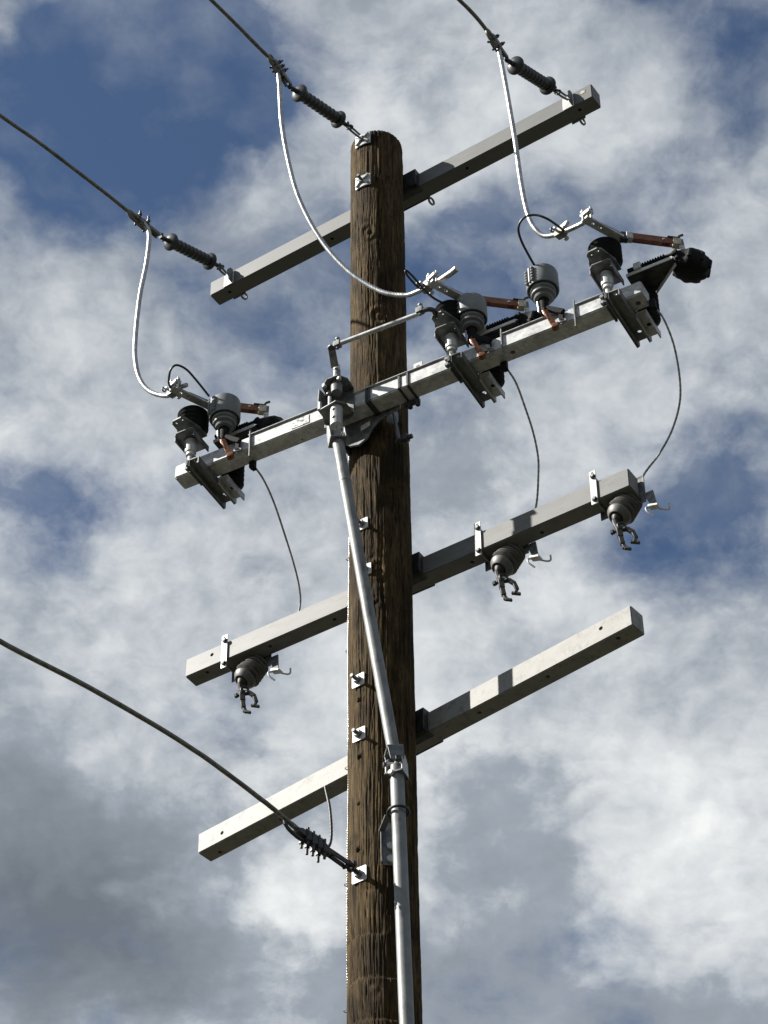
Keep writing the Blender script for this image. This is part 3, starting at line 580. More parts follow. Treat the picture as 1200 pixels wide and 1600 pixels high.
# operating pipe
pp = thing('operating_pipe', 'long galvanised operating pipe running down the front of the pole', 'pipe')
p0, p1 = Vector((-0.03, -0.36, 10.00)), Vector((0.168, -0.205, 8.165))
MB().cyl(p0, p1, 0.0275, None, 32).build('upper_pipe', M['galv_pipe'], pp)
q0, q1 = Vector((0.178, -0.203, 8.09)), Vector((0.206, -0.2, 6.8)); q2 = q1+(q1-q0)*(6.7/1.29)
MB().cyl(q0, q2, 0.0295, None, 32).build('lower_pipe', M['galv_pipe'], pp)
d_ = (p1-p0).normalized()
MB().cyl(p0+d_*0.30, p0+d_*0.312, 0.0287, None, 32).build('pipe_joint', M['galv_pipe'], pp)
def universal(c, du, dl, name):
    c = Vector(c)
    d, a, u = axis_frame(du)
    for sg in (-1, 1): MB().prism([(-0.01, -0.034), (0.055, -0.03), (0.075, 0.0), (0.055, 0.03), (-0.01, 0.034)], c+a*0.038*sg, -d, u, 0.007).build('fork_arm', M['galv_dull'], pp, 0.002)
    MB().box(c+d*0.012, (0.083, 0.07, 0.009), Matrix((a, u, d)).transposed()).build('fork_base', M['galv_dull'], pp, 0.002)
    d2, a2, u2 = axis_frame(dl)
    for sg in (-1, 1): MB().prism([(-0.05, -0.034), (0.02, -0.03), (0.05, 0.0), (0.02, 0.03), (-0.05, 0.034)], c-d*0.07+u2*0.036*sg, d2, a2, 0.007).build('fork_arm', M['galv'], pp, 0.002)
    MB().box(c-d*0.07-d2*0.05, (0.08, 0.08, 0.009), Matrix((a2, u2, d2)).transposed()).build('fork_base', M['galv_dull'], pp, 0.002)
    MB().cyl(c-d*0.06-a*0.045, c-d*0.06+a*0.045, 0.010).cyl(c-d*0.06-u*0.045, c-d*0.06+u*0.045, 0.010).build('cross_pin', M['galv_bright'], pp)
    for v_ in (-u, a): MB().nut(c-d*0.06+v_*0.044, v_, 0.014, 0.012).build('cross_nut', M['dark_steel'], pp)
universal((-0.03, -0.36, 10.065), (0, 0, 1), -d_, 'top')
universal(p1+d_*0.0, -d_, (q0-q1).normalized(), 'low')
MB().nut(q0+Vector((-0.006, -0.034, -0.05)), (0, -1, 0), 0.013, 0.014).build('pin_head', M['galv_bright'], pp)

# guide bracket of the lower pipe
gb = thing('pipe_guide', 'bent steel strap on the pole steadying the lower operating pipe', 'bracket')
gz = 7.86
gp = q0+(q1-q0)*((q0.z-gz)/(q0.z-q1.z))
MB().ring(gp, (q1-q0), 0.043, 0.006, 24, 8).build('collar', M['dark_steel'], gb)
MB().bar(gp+Vector((-0.045, -0.005, 0.0)), (0.072, -0.142, 7.845), 0.006, 0.03, (0.4, -0.9, 0)).bar((0.068, -0.138, 7.85), (0.070, -0.138, 7.685), 0.006, 0.03, (0.4, -0.9, 0)).build('strap', M['galv_dull'], gb, 0.001)
MB().prism([(0, 0.05), (0.09, 0.02), (0.09, -0.17), (0, -0.17)], (0.070, -0.1345, 7.85), (0.83, 0.56, 0), (0, 0, 1), 0.006).build('plate', M['galv_dull'], gb, 0.001)
for z in (7.77, 7.705): MB().nut((0.100, -0.118, z), (0.56, -0.83, 0), 0.019, 0.014).build('lag_head', M['galv'], gb)

# ------------------------------------------------------------------ the three switch poles
def shed_profile(h0, h1, r0, r1, n):
    out = []
    for i in range(n):
        a = h0+(h1-h0)*i/n; c = h0+(h1-h0)*(i+1)/n; out += [(a, r0), (a+(c-a)*0.25, r1*0.97), (a+(c-a)*0.4, r1), (a+(c-a)*0.55, r1*0.95), (a+(c-a)*0.9, r0)]
    return out
def switch(xc, label, detail):
    t = thing('switch_pole', label, 'disconnect switch', (xc, 0, ZB), 0, 'side-break switch poles on the steel arm')
    def channel(x0, x1, y0, y1, z1, dp, name, m='galv_dull'):
        th = 0.006
        b = MB().span(x0, x1, y0, y1, z1-th, z1)
        for xa in (x0, x1-th): b.span(xa, xa+th, y0, y1, z1-dp, z1-th)
        return b.build(name, M[m], t, 0.0012)
    o = channel(-0.032, 0.027, -0.366, -0.028, -0.008, 0.042, 'base_channel')
    cut_me(o, [((-0.002, -0.08, -0.02), (0, 0, 1), 0.010, 0.05), ((-0.002, -0.345, -0.02), (0, 0, 1), 0.009, 0.05)])
    o = channel(0.0285, 0.080, -0.19, -0.028, -0.008, 0.040, 'rear_channel', 'galv')
    cut_me(o, [((0.054, -0.10, -0.02), (0, 0, 1), 0.011, 0.05)])
    MB().span(-0.045, -0.033, -0.37, -0.02, -0.045, -0.008).build('clamp_bar', M['dark_steel'], t, 0.001)
    ax, ay = -0.026, -0.362
    MB().lathe((ax, ay, 0.012), (0, 0, 1), [(-0.065, 0.012), (0, 0.012), (0.0005, 0.016), (0.004, 0.022), (0.02, 0.022), (0.024, 0.028), (0.10, 0.030)], 20).build('bearing_pin', M['galv'], t)
    c = 0.02; x0, x1, y0, y1 = ax-0.058, ax+0.052, ay-0.078, ay+0.08
    MB().prism([(x0+c, y0), (x1-c*0.5, y0), (x1, y0+c*0.5), (x1, y1), (x0, y1), (x0, y0+c)], (0, 0, 0.122), (1, 0, 0), (0, 1, 0), 0.006).build('bearing_tray', M['galv_dull'], t, 0.001)
    MB().span(x0, x0+0.005, y0+c, y1, 0.09, 0.119).build('tray_flange', M['galv_dull'], t, 0.001)
    MB().span(x1-0.005, x1, y0+c, y1, 0.088, 0.119).build('tray_flange', M['galv_dull'], t, 0.001)
    lv = MB().prism([(-0.075, -0.462), (-0.062, -0.478), (-0.015, -0.482), (0.002, -0.47), (0.032, -0.38), (0.03, -0.31), (-0.06, -0.31), (-0.075, -0.37)], (0, 0, 0.172), (1, 0, 0), (0, 1, 0), 0.008).build('lever_plate', M['galv_dull'], t)
    cut_me(lv, [((-0.055, -0.458, 0.16), (0, 0, 1), 0.006, 0.05), ((-0.018, -0.465, 0.16), (0, 0, 1), 0.006, 0.05)])
    MB().lathe((ax, ay, 0.125), (0, 0, 1), [(0, 0.022), (0.044, 0.022)], 16).build('spindle', M['dark_steel'], t)
    MB().lathe((ax+0.004, ay, 0.177), (0, 0, 1), [(0, 0.05), (0.006, 0.062)]+shed_profile(0.01, 0.125, 0.064, 0.078, 4)+[(0.128, 0.06), (0.142, 0.045)], 32).build('rotating_insulator', M['black_rubber'], t, ang=60)
    # terminal pad and blade
    tb = MB().bar((-0.04, -0.535, 0.335), (0.062, -0.330, 0.335), 0.042, 0.010).build('terminal_bar', M['galv'], t)
    u = (Vector((0.062, -0.330, 0))-Vector((-0.04, -0.535, 0))).normalized()
    cut_me(tb, [(tuple(Vector((-0.04, -0.535, 0.32))+u*k), (0, 0, 1), 0.0075, 0.05) for k in (0.05, 0.09)])
    MB().bar((0.0, -0.455, 0.346), (0.075, -0.32, 0.346), 0.03, 0.012).lathe((0.012, -0.42, 0.34), (0, 0, 1), [(0, 0.012), (0.02, 0.012)], 6).build('hinge_strap', M['galv_dull'], t, 0.002)
    MB().box((0.068, -0.338, 0.343), (0.036, 0.03, 0.05), Matrix.Rotation(R(37), 3, 'Z')).build('hinge_block', M['dark_steel'], t, 0.003)
    bl = (Vector((0.078, -0.338, 0.34)), Vector((0.255, -0.20, 0.338)))
    dv = (bl[1]-bl[0]).normalized(); sv = dv.cross(Zx)
    for sg in (-1, 1):
        o = MB().bar(bl[0]+sv*0.011*sg, bl[1]+sv*0.011*sg, 0.005, 0.040).build('blade', M['copper'], t, 0.001)
    MB().cyl(bl[0].lerp(bl[1], .78)-sv*0.02, bl[0].lerp(bl[1], .78)+sv*0.02, 0.005, None, 8).build('blade_spacer', M['galv_bright'], t)
    MB().bar(bl[0]+dv*0.0-sv*0.0, bl[0]+dv*0.03, 0.034, 0.043).build('blade_ferrule', M['galv'], t, 0.002)
    MB().bar(bl[1]-dv*0.005, bl[1]+dv*0.034, 0.034, 0.043).build('contact_block', M['brass'], t, 0.002)
    MB().bar(bl[1]-dv*0.03+Zx*0.024, bl[1]+dv*0.03+Zx*0.024, 0.036, 0.006).build('contact_cap', M['dark_steel'], t, 0.001)
    MB().tube([bl[1]+dv*0.022+Zx*0.024, bl[1]+dv*0.03+Zx*0.05, bl[1]+dv*0.05+Zx*0.065], 0.006).build('pickup_prong', M['dark_steel'], t)
    ie = bl[1]+dv*0.036
    MB().bar(ie+Zx*0.03, (0.315, -0.238, 0.125), 0.024, 0.006, (0.5, -0.85, 0)).build('interrupter_lever', M['galv_dull'], t, 0.001)
    # back post, bracket and interrupter
    MB().lathe((0.052, -0.105, -0.008), (0, 0, 1), [(0, 0.04)]+shed_profile(0.006, 0.19, 0.044, 0.060, 6)+[(0.195, 0.035)], 28).build('rear_insulator', M['black_rubber'], t, ang=60)
    MB().prism([(0.02, -0.235), (0.25, -0.235), (0.255, -0.21), (0.11, -0.095), (0.02, -0.065)], (0, 0, 0.195), (1, 0, 0), (0, 1, 0), 0.006).build('interrupter_bracket', M['dark_steel'], t, 0.001)
    MB().span(0.02, 0.25, -0.240, -0.2355, 0.192, 0.21).build('bracket_lip', M['galv_bright'], t, 0.001)
    MB().prism([(0.112, -0.094), (0.257, -0.209), (0.253, -0.213), (0.108, -0.098)], (0, 0, 0.188), (1, 0, 0), (0, 1, 0), 0.03).build('bracket_fold', M['galv_bright'], t)
    rb = [(0.0, 0.010)]
    for i in range(9): rb += [(0.07+i*0.013, 0.009), (0.074+i*0.013, 0.016), (0.078+i*0.013, 0.016), (0.082+i*0.013, 0.009)]
    MB().lathe((0.03, -0.232, 0.228), (1, 0, 0), [(0, 0.014), (0.03, 0.014), (0.031, 0.009), (0.068, 0.009)]+rb[1:]+[(0.215, 0.009), (0.235, 0.018), (0.245, 0.018)], 16).build('ribbed_link', M['black_rubber'], t)
    MB().span(0.062, 0.098, -0.252, -0.215, 0.208, 0.248).build('link_clip', M['galv'], t, 0.003)
    ic = Vector((0.290, -0.145, 0.155))
    bmx = MB().lathe((0, 0, 0), (0, 0, 1), [(0, 0.03), (0.004, 0.060), (0.016, 0.078), (0.03, 0.084), (0.075, 0.086), (0.09, 0.078), (0.105, 0.055), (0.118, 0.050), (0.122, 0.02)], 60)
    bmx.v = [(x*(1+0.05*math.sin(9*math.atan2(y, x))*min(1, math.hypot(x, y)/0.07)), y*(1+0.05*math.sin(9*math.atan2(y, x))*min(1, math.hypot(x, y)/0.07)), z) for (x, y, z) in bmx.v]
    mm_ = Matrix.Rotation(R(14), 3, 'Y')
    bmx.v = [tuple(mm_ @ Vector(q)+ic) for q in bmx.v]
    bmx.build('interrupter', M['black_rubber'], t, ang=45)
    for k in range(9):
        a = 2*math.pi*(k+0.25)/9; v = Vector((math.cos(a), math.sin(a), 0))
        MB().lathe(ic+mm_ @ (v*0.086+Vector((0, 0, 0.028))), mm_ @ Zx, [(0, 0.006), (0.004, 0.012), (0.045, 0.012), (0.05, 0.008)], 8).build('interrupter_bolt', M['black_rubber'], t)
    # clamp that grips the jumper
    tc0 = Vector((-0.04, -0.535, 0.35))
    MB().box(tc0+Vector((0.012, 0.005, 0.012)), (0.06, 0.034, 0.022), Matrix.Rotation(R(-20), 3, 'Z')).build('terminal_clamp', M['aluminium'], t, 0.004)
    for k in (-0.018, 0.022):
        MB().cyl(tc0+Vector((k+0.012, 0.0, -0.03)), tc0+Vector((k+0.012, 0.0, 0.045)), 0.006).nut(tc0+Vector((k+0.012, 0, 0.022)), (0, 0, 1), 0.012, 0.01).build('terminal_bolt', M['galv_bright'], t)
    front = {'bearing_pin', 'bearing_tray', 'tray_flange', 'lever_plate', 'spindle', 'rotating_insulator', 'terminal_bar', 'hinge_strap', 'hinge_block', 'blade', 'blade_spacer', 'blade_ferrule', 'contact_block', 'contact_cap', 'pickup_prong', 'interrupter_lever', 'terminal_clamp', 'terminal_bolt'}
    for ch in t.children:
        if ch.name.split('.')[0] in front: ch.location = Vector(ch.location)+Vector((detail, 0.04, 0.048))
    return t
def cut_me(o, cyls):
    if o.modifiers:
        o.modifiers.clear()
    return cut(o, cyls)
switch(-0.81, 'switch with black insulator at the left end of the steel arm', -0.026)
switch(0.605, 'switch with black insulator just right of the pole, driven by the horizontal rod', -0.019)
switch(1.40, 'switch at the right end of the steel arm with black round interrupter showing', -0.017)

# ------------------------------------------------------------------ surge arresters
def arrester(xp, label, turn):
    t = thing('surge_arrester', label, 'surge arrester', (xp, 0, ZB), 0, 'grey capped surge arresters on the steel arm')
    pl = MB().span(-0.026, 0.020, -0.297, -0.292, -0.062, 0.116).build('mounting_plate', M['galv_bright'], t)
    cut_me(pl, [((-0.002, -0.297, z), (0, 1, 0), 0.006, 0.05) for z in (0.094, 0.084, 0.074, 0.03, -0.045)])
    MB().span(0.0155, 0.020, -0.2885, -0.20, 0.083, 0.088).span(0.0205, 0.026, -0.297, -0.286, -0.062, 0.116).build('plate_fold', M['galv_dull'], t)
    ax, ay = -0.121, -0.300
    MB().bar((-0.026, -0.304, 0.050), (ax+0.012, ay-0.006, 0.115), 0.020, 0.030).box((-0.040, -0.299, 0.035), (0.026, 0.014, 0.06)).bar((ax, ay-0.01, 0.112), (-0.100, -0.336, 0.082), 0.018, 0.012).build('bracket_arm', M['black_rubber'], t, 0.004)
    MB().ring((-0.030, -0.312, -0.012), (0.3, -0.8, 0.4), 0.016, 0.0055).build('ground_lug', M['galv_dull'], t)
    MB().lathe((ax, ay, 0.088), (0, 0, 1), [(0, 0.017), (0.02, 0.021), (0.085, 0.021), (0.09, 0.026), (0.10, 0.026)], 20).build('disconnector', M['black_rubber'], t)
    MB().tube([(ax-0.019, ay-0.02, 0.095), (ax-0.022, ay-0.02, 0.165)], 0.005, 8).build('side_stud', M['aluminium'], t)
    bz = 0.183
    MB().lathe((ax, ay, bz), (0, 0, 1), [(0, 0.030), (0.004, 0.042), (0.012, 0.046), (0.018, 0.044), (0.02, 0.040), (0.026, 0.056), (0.034, 0.058), (0.038, 0.050), (0.044, 0.050), (0.05, 0.060), (0.058, 0.062), (0.062, 0.055), (0.07, 0.055), (0.085, 0.060)], 36).build('ribbed_housing', M['cap_grey'], t)
    cp = MB().lathe((ax, ay, bz+0.062), (0, 0, 1), [(0.006, 0.064), (0, 0.070), (0, 0.0745), (0.005, 0.0765), (0.107, 0.0755), (0.116, 0.0725), (0.120, 0.064), (0.121, 0.0)], 48, cap=False).build('cap', M['cap_grey'], t)
    for col in (-1, 1):
        for k in range(5):
            a = turn+col*0.24
            v = Vector((math.cos(a), math.sin(a), 0))
            MB().lathe(Vector((ax, ay, bz+0.078+k*0.019))+v*0.072, v, [(0, 0.0105), (0.013, 0.009), (0.018, 0.004)], 8).build('cap_rib', M['cap_grey'], t)
    v = Vector((math.cos(turn), math.sin(turn), 0))
    MB().bar(Vector((ax, ay, bz+0.07))+v*0.078, Vector((ax, ay, bz+0.17))+v*0.078, 0.012, 0.012, v).build('cap_latch', M['cap_grey'], t, 0.003)
    w0 = Vector((-0.103, -0.334, 0.078))
    MB().bar(w0, w0+Vector((0.018, 0.006, -0.064)), 0.022, 0.006, (0.5, -0.85, 0.1)).bar(w0+Vector((0.018, 0.006, -0.062)), w0+Vector((0.034, 0.016, -0.108)), 0.026, 0.006, (0.2, -0.95, 0.3)).build('copper_tail', M['tail_copper'], t, 0.001)
    MB().prism([(-0.014, 0.01), (0.012, 0.014), (0.018, -0.012), (0.004, -0.026), (-0.014, -0.02)], w0+Vector((0.038, 0.014, -0.116)), (1, 0.3, 0), (0, 0.3, 1), 0.026).build('copper_lug', M['tail_copper'], t, 0.003)
    MB().bar(w0+Vector((0.036, 0.018, -0.104)), w0+Vector((0.060, 0.034, -0.076)), 0.020, 0.005).build('copper_strap', M['tail_copper'], t, 0.001)
    MB().tube([w0+Vector((-0.012, 0, 0.0)), w0+Vector((-0.006, 0, -0.025)), w0+Vector((0.006, 0.004, -0.045))], 0.005, 8).build('copper_wire', M['tail_copper'], t)
    return t
arrester(-0.568, 'grey capped surge arrester beside the leftmost switch', R(246))
arrester(0.779, 'grey capped surge arrester beside the switch near the pole', R(196))
arrester(1.151, 'grey capped surge arrester standing between the middle and right switches', R(246))

# black leads from the arresters up to the jumpers
for pts, lab, ldx in (([(-0.700, -0.43, 10.515), (-0.733, -0.51, 10.58), (-0.758, -0.561, 10.617), (-0.793, -0.594, 10.632), (-0.826, -0.592, 10.615), (-0.853, -0.562, 10.575), (-0.855, -0.539, 10.553)], 'looped black cable above the left surge arrester', -0.026),
                 ([(0.640, -0.39, 10.478), (0.571, -0.432, 10.506), (0.527, -0.487, 10.539), (0.492, -0.565, 10.599), (0.472, -0.598, 10.622), (0.469, -0.58, 10.605), (0.498, -0.516, 10.563), (0.512, -0.496, 10.60)], 'looped black cable right of the pole behind the middle arrester', -0.019),
                 ([(1.049, -0.376, 10.505), (1.041, -0.451, 10.543), (1.04, -0.536, 10.578), (1.054, -0.589, 10.606), (1.094, -0.614, 10.625), (1.147, -0.609, 10.622), (1.197, -0.583, 10.593), (1.224, -0.50, 10.60), (1.225, -0.47, 10.61)], 'big looped black cable above the right surge arrester', -0.017)):
    pts = [tuple(Vector(q)+Vector((ldx, 0.04, 0.048))) for q in pts]
    wire('arrester_lead', lab, 'cable', pts, 0.0058, M['cable'], 'black arrester leads', lobes=0, n=10)
# tap clamps where those leads meet the jumpers
def tap_clamp(p, d, label):
    p = Vector(p); d, a, u = axis_frame(d)
    t = thing('tap_clamp', label, 'clamp', p, 0, 'tap clamps on the jumpers')
    MB().prism([(-0.03, -0.012), (-0.02, -0.024), (0.02, -0.022), (0.034, -0.006), (0.03, 0.018), (-0.01, 0.026), (-0.03, 0.014)], (0, 0, 0), d, u, 0.036).build('body', M['old_alu'], t, 0.004)
    MB().cyl(a*0.045-u*0.004, -a*0.05-u*0.004, 0.007, None, 8).nut(a*0.035-u*0.004, a, 0.013, 0.012).build('bolt', M['galv_bright'], t)
    MB().prism([(-0.025, 0.02), (0.03, 0.024), (0.045, 0.05), (0.03, 0.055), (-0.03, 0.034)], (0, 0, 0), d, u, 0.018).build('jaw', M['galv'], t, 0.003)
    MB().ring(-a*0.055-u*0.02, d, 0.010, 0.0045, 14, 6).build('eye', M['galv_dull'], t)
    return t
tap_clamp((-0.911, -0.432, 10.648), (1, -0.3, -0.2), 'tap clamp on the left jumper beside the left switch')
tap_clamp((0.486, -0.415, 10.673), (1, -0.25, -0.2), 'tap clamp on the middle jumper next to the black cable loop')
tap_clamp((1.188, -0.412, 10.670), (1, -0.3, -0.25), 'tap clamp on the right jumper under the big cable loop')
st = MB().tube([(0.566, -0.438, 10.650), (0.644, -0.466, 10.637), (0.681, -0.48, 10.636)], 0.016, 16).build('jumper_sleeve', M['aluminium']); tag(st, 'short bright aluminium sleeve ending the middle jumper', 'sleeve')

# grey tails from the switch arm down behind the lower crossarm
TL = [(-0.582, -0.182, 10.195), (-0.565, -0.123, 10.148), (-0.556, -0.039, 10.065), (-0.559, 0.073, 9.948), (-0.566, 0.182, 9.831), (-0.579, 0.254, 9.749), (-0.601, 0.300, 9.690), (-0.641, 0.330, 9.60), (-0.65, 0.335, 9.50)]
TM = [(0.768, -0.181, 10.195), (0.787, -0.125, 10.136), (0.792, -0.053, 10.042), (0.792, 0.023, 9.941), (0.779, 0.091, 9.841), (0.75, 0.141, 9.754), (0.716, 0.19, 9.685), (0.678, 0.225, 9.60), (0.675, 0.235, 9.50)]
TR = [(1.524, -0.194, 10.195), (1.543, -0.142, 10.146), (1.547, -0.063, 10.049), (1.526, 0.022, 9.929), (1.491, 0.08, 9.834), (1.425, 0.124, 9.734), (1.344, 0.15, 9.648), (1.257, 0.165, 9.575), (1.215, 0.175, 9.50)]
for pts, lab in ((TL, 'thin grey tail wire hanging left of the pole to the lower crossarm'), (TM, 'thin grey tail wire hanging right of the pole below the middle switch'), (TR, 'thin grey tail wire bowing down from the right end of the steel arm')):
    t = thing('tail_wire', lab, 'wire', pts[0], 0, 'thin grey tail wires')
    p0_ = Vector(pts[0])
    MB().tube([Vector(q)-p0_ for q in pts], 0.0052, 10, lobes=6, lay=0.05, depth=0.2, step=0.006).build('strand', M['lead'], t, ang=80)
    MB().box((-0.004, -0.012, 0.008), (0.03, 0.026, 0.05)).box((0, -0.01, -0.018), (0.022, 0.03, 0.014)).build('lug', M['black_rubber'], t, 0.003)

# ------------------------------------------------------------------ insulators with hooked clamps under the third crossarm
def hanger(s, label):
    t = thing('hanging_insulator', label, 'insulator', (s*math.cos(-0.0823), s*math.sin(-0.0823), 9.496), -0.0823, 'insulators with hooked clamps under the third crossarm')
    f = 0.154
    sz = 0.0
    stp = MB().span(-0.016, 0.016, f-0.0085, f-0.0025, -0.095, 0.105).build('strap', M['galv_bright'], t)
    cut_me(stp, [((0, f-0.0085, 0.093), (0, 1, 0), 0.006, 0.03)])
    for z in (0.068, -0.072):
        MB().cyl((0.004, f-0.022, z), (0.004, f+0.13, z), 0.007, None, 8).build('long_bolt', M['galv_dull'], t)
        MB().nut((0.004, f-0.009, z), (0, -1, 0), 0.013, 0.011).build('bolt_nut', M['dark_steel'], t)
    MB().span(-0.03, 0.20, f+0.098, f+0.104, -0.10, 0.06).build('back_plate', M['galv_dull'], t, 0.002)
    MB().tube([(0.02, f+0.10, -0.075), (0.03, f+0.06, -0.105), (0.045, f+0.03, -0.115), (0.062, f+0.03, -0.10), (0.066, f+0.05, -0.08)], 0.006).build('hook_bolt', M['dark_steel'], t)
    a = Vector((0.135, f+0.112, -0.035)); e = Vector((0.075, f+0.037, -0.19)); d = (e-a).normalized(); L = (e-a).length
    pr_ = [(0, 0.022), (0.02, 0.024)]
    for i in range(5):
        c = 0.018+i*0.0235; r_ = 0.056+0.0025*i; pr_ += [(c, 0.032), (c+0.008, r_-0.004), (c+0.011, r_+0.001), (c+0.014, r_-0.002), (c+0.017, 0.034)]
    pr_ += [(0.140, 0.052), (0.147, 0.058), (0.155, 0.056), (0.172, 0.044), (0.178, 0.037), (0.176, 0.032), (0.166, 0.029), (0.166, 0.0)]
    MB().lathe(a, d, pr_, 36, cap=False).build('ribbed_bell', M['brown_grey'], t, ang=50)
    fe = a+d*0.170
    MB().lathe(fe-d*0.004, d, [(0, 0.026), (0.006, 0.028), (0.016, 0.022), (0.03, 0.012), (0.04, 0.011)], 20).build('end_cap', M['iron'], t)
    c = fe+d*0.036
    MB().tube([c-d*0.01, c+Vector((0.010, 0, -0.025)), c+Vector((0.020, 0.004, -0.058))], 0.0135, 10).build('swivel', M['iron'], t)
    j = c+Vector((0.020, 0.004, -0.055))
    def forged(pts, w):
        m_ = MB()
        for p_, q_, ww in zip(pts, pts[1:], w): m_.bar(p_-(q_-p_)*0.06, q_+(q_-p_)*0.06, ww, ww*0.85, (0.5, -0.85, 0.1))
        m_.build('hook_jaw', M['iron'], t, 0.003)
    forged([j, j+Vector((0.032, 0.012, -0.002)), j+Vector((0.056, 0.022, -0.028)), j+Vector((0.066, 0.026, -0.064)), j+Vector((0.056, 0.022, -0.086))], (0.022, 0.020, 0.018, 0.014))
    forged([j+Vector((0, 0, 0.01)), j+Vector((0.002, 0.004, -0.04)), j+Vector((0.008, 0.006, -0.085)), j+Vector((0.022, 0.01, -0.118))], (0.026, 0.022, 0.016))
    MB().bar(j+Vector((0.006, 0.006, -0.106)), j+Vector((0.042, 0.016, -0.124)), 0.016, 0.011).build('jaw_tip', M['iron'], t, 0.002)
    MB().bar(j+Vector((0.040, 0.02, -0.078)), j+Vector((0.078, 0.034, -0.092)), 0.016, 0.011).build('jaw_tip', M['iron'], t, 0.002)
    MB().ring(j+Vector((0.014, 0, 0.014)), (0.7, -0.7, 0), 0.017, 0.0065, 14, 6).build('jaw_eye', M['iron'], t)
    MB().cyl(j+Vector((-0.03, 0, 0.0)), j+Vector((0.03, 0.004, -0.004)), 0.008).nut(j+Vector((-0.026, 0, 0.0)), (-1, 0, 0), 0.013, 0.014).build('jaw_screw', M['iron'], t)
    # bent bracket with wire hooks beside it
    MB().prism([(0, 0), (0.05, 0.0), (0.075, -0.115), (0.05, -0.125)], (0.185, f+0.108, -0.045), (1, 0, 0), (0, 0.25, 1), 0.007).build('drop_bracket', M['galv_dull'], t, 0.001)
    k = Vector((0.252, f+0.098, -0.165))
    MB().box(k+Vector((-0.012, -0.008, 0.004)), (0.05, 0.035, 0.012), Matrix.Rotation(R(20), 3, 'Y')).build('bracket_foot', M['galv_bright'], t, 0.002)
    MB().tube([k+Vector((-0.03, -0.02, 0.0)), k+Vector((-0.042, -0.03, -0.004)), k+Vector((-0.04, -0.028, -0.025)), k+Vector((-0.018, -0.012, -0.052))], 0.0045, 8).build('wire_hook', M['galv'], t)
    MB().tube([k+Vector((0.0, 0.01, 0.0)), k+Vector((0.03, 0.02, -0.015)), k+Vector((0.045, 0.024, -0.012)), k+Vector((0.046, 0.024, 0.016))], 0.0045, 8).build('wire_hook', M['galv'], t)
    return t
hanger(-0.989, 'ribbed insulator with hooked clamp under the left end of the third crossarm')
hanger(0.435, 'ribbed insulator with hooked clamp under the third crossarm, nearest the pole')
hanger(1.041, 'ribbed insulator with hooked clamp under the right end of the third crossarm')

# ------------------------------------------------------------------ through bolts and washers on the pole face
def washer_bolt(x, z, size, label, style='flat', out=0.05, tilt=0.0):
    r_ = 0.1408-(z-8.563)*0.00205; y = -math.sqrt(r_*r_-x*x)
    t = thing('through_bolt', label, 'bolt', (x, y, z), 0.0, 'through bolts on the pole face')
    t.rotation_euler = (0, tilt, math.atan2(x, -y)*0.5)
    s = size/2; c = s*0.12
    if style == 'flat':
        MB().prism([(-s+c, -s), (s-c, -s), (s, -s+c), (s, s-c), (s-c, s), (-s+c, s), (-s, s-c), (-s, -s+c)], (0, -0.006, 0), (1, 0, 0), (0, 0, 1), 0.006).build('square_washer', M['galv_bright'], t, 0.001)
    else:
        b = MB(); n = 12; P_ = []
        for k in range(n+1):
            u = -s+2*s*k/n; P_.append((u, -0.012-0.010*math.cos(u/s*1.3)+0.008))
        b.prism([(u, v) for u, v in P_]+[(u, v+0.007) for u, v in reversed(P_)], (0, 0, 0), (1, 0, 0), (0, 1, 0), size*0.98)
        b.build('curved_washer', M['galv'], t, 0.003)
        for sx in (-1, 1):
            for sz in (-1, 1):
                MB().bar((sx*s*0.25, -0.016, sz*s*0.2), (sx*s*0.8, -0.013, sz*s*0.75), 0.012, 0.016, (0, -1, 0)).build('washer_rib', M['galv'], t, 0.003)
    MB().nut((0, -0.008, 0), (0, -1, 0), 0.019, 0.018).build('nut', M['galv_dull'], t)
    if out: MB().cyl((0, -0.02, 0), (0, -out, -0.002), 0.0085, None, 10).build('bolt_end', M['galv_dull'], t)
    return t
washer_bolt(-0.007, 12.373, 0.092, 'curved washer with eye bolt at the very top of the pole', 'curved', 0.03)
washer_bolt(-0.007, 12.03, 0.092, 'curved washer and bolt just below the pole top', 'curved', 0.06)
washer_bolt(-0.016, 9.592, 0.066, 'square washer bolt beside the sloping pipe below the steel arm', out=0.055)
washer_bolt(0.0, 9.305, 0.066, 'square washer bolt half hidden behind the sloping pipe', out=0.055)
washer_bolt(-0.036, 8.682, 0.066, 'square washer bolt level with the lowest crossarm, upper of two', out=0.057)
washer_bolt(-0.032, 8.383, 0.066, 'square washer bolt level with the lowest crossarm, lower of two', out=0.05)
washer_bolt(-0.030, 7.66, 0.072, 'bright square washer where the lowest wire clamp is bolted on', out=0.035)

# ------------------------------------------------------------------ lower wire with its clamp
wire('neutral_conductor', 'dark stranded wire crossing the left end of the lowest crossarm to the pole', 'conductor', far([(-0.061, -0.30, 7.678), (-0.102, -0.498, 7.675), (-0.14, -0.685, 7.70), (-0.227, -1.119, 7.72), (-0.331, -1.629, 7.685), (-0.427, -2.102, 7.619)]), 0.0105, M['old_alu'], lobes=7, step=0.02)
strain_clamp((-0.102, -0.498, 7.67), (-0.045, -0.225, 7.665), 'long bolted clamp anchoring the lowest wire to the pole', up=-1, bolts=4, mat_='dark_steel')
t = thing('clevis_eye', 'dark clevis linking the lowest wire clamp to its bolt', 'clevis', (-0.030, -0.165, 7.66))
MB().cyl((0, 0.0, 0), (-0.004, -0.03, 0.001), 0.011).ring((-0.008, -0.05, 0.002), (1, 0, 0), 0.02, 0.008, 18, 8).build('eye', M['dark_steel'], t)
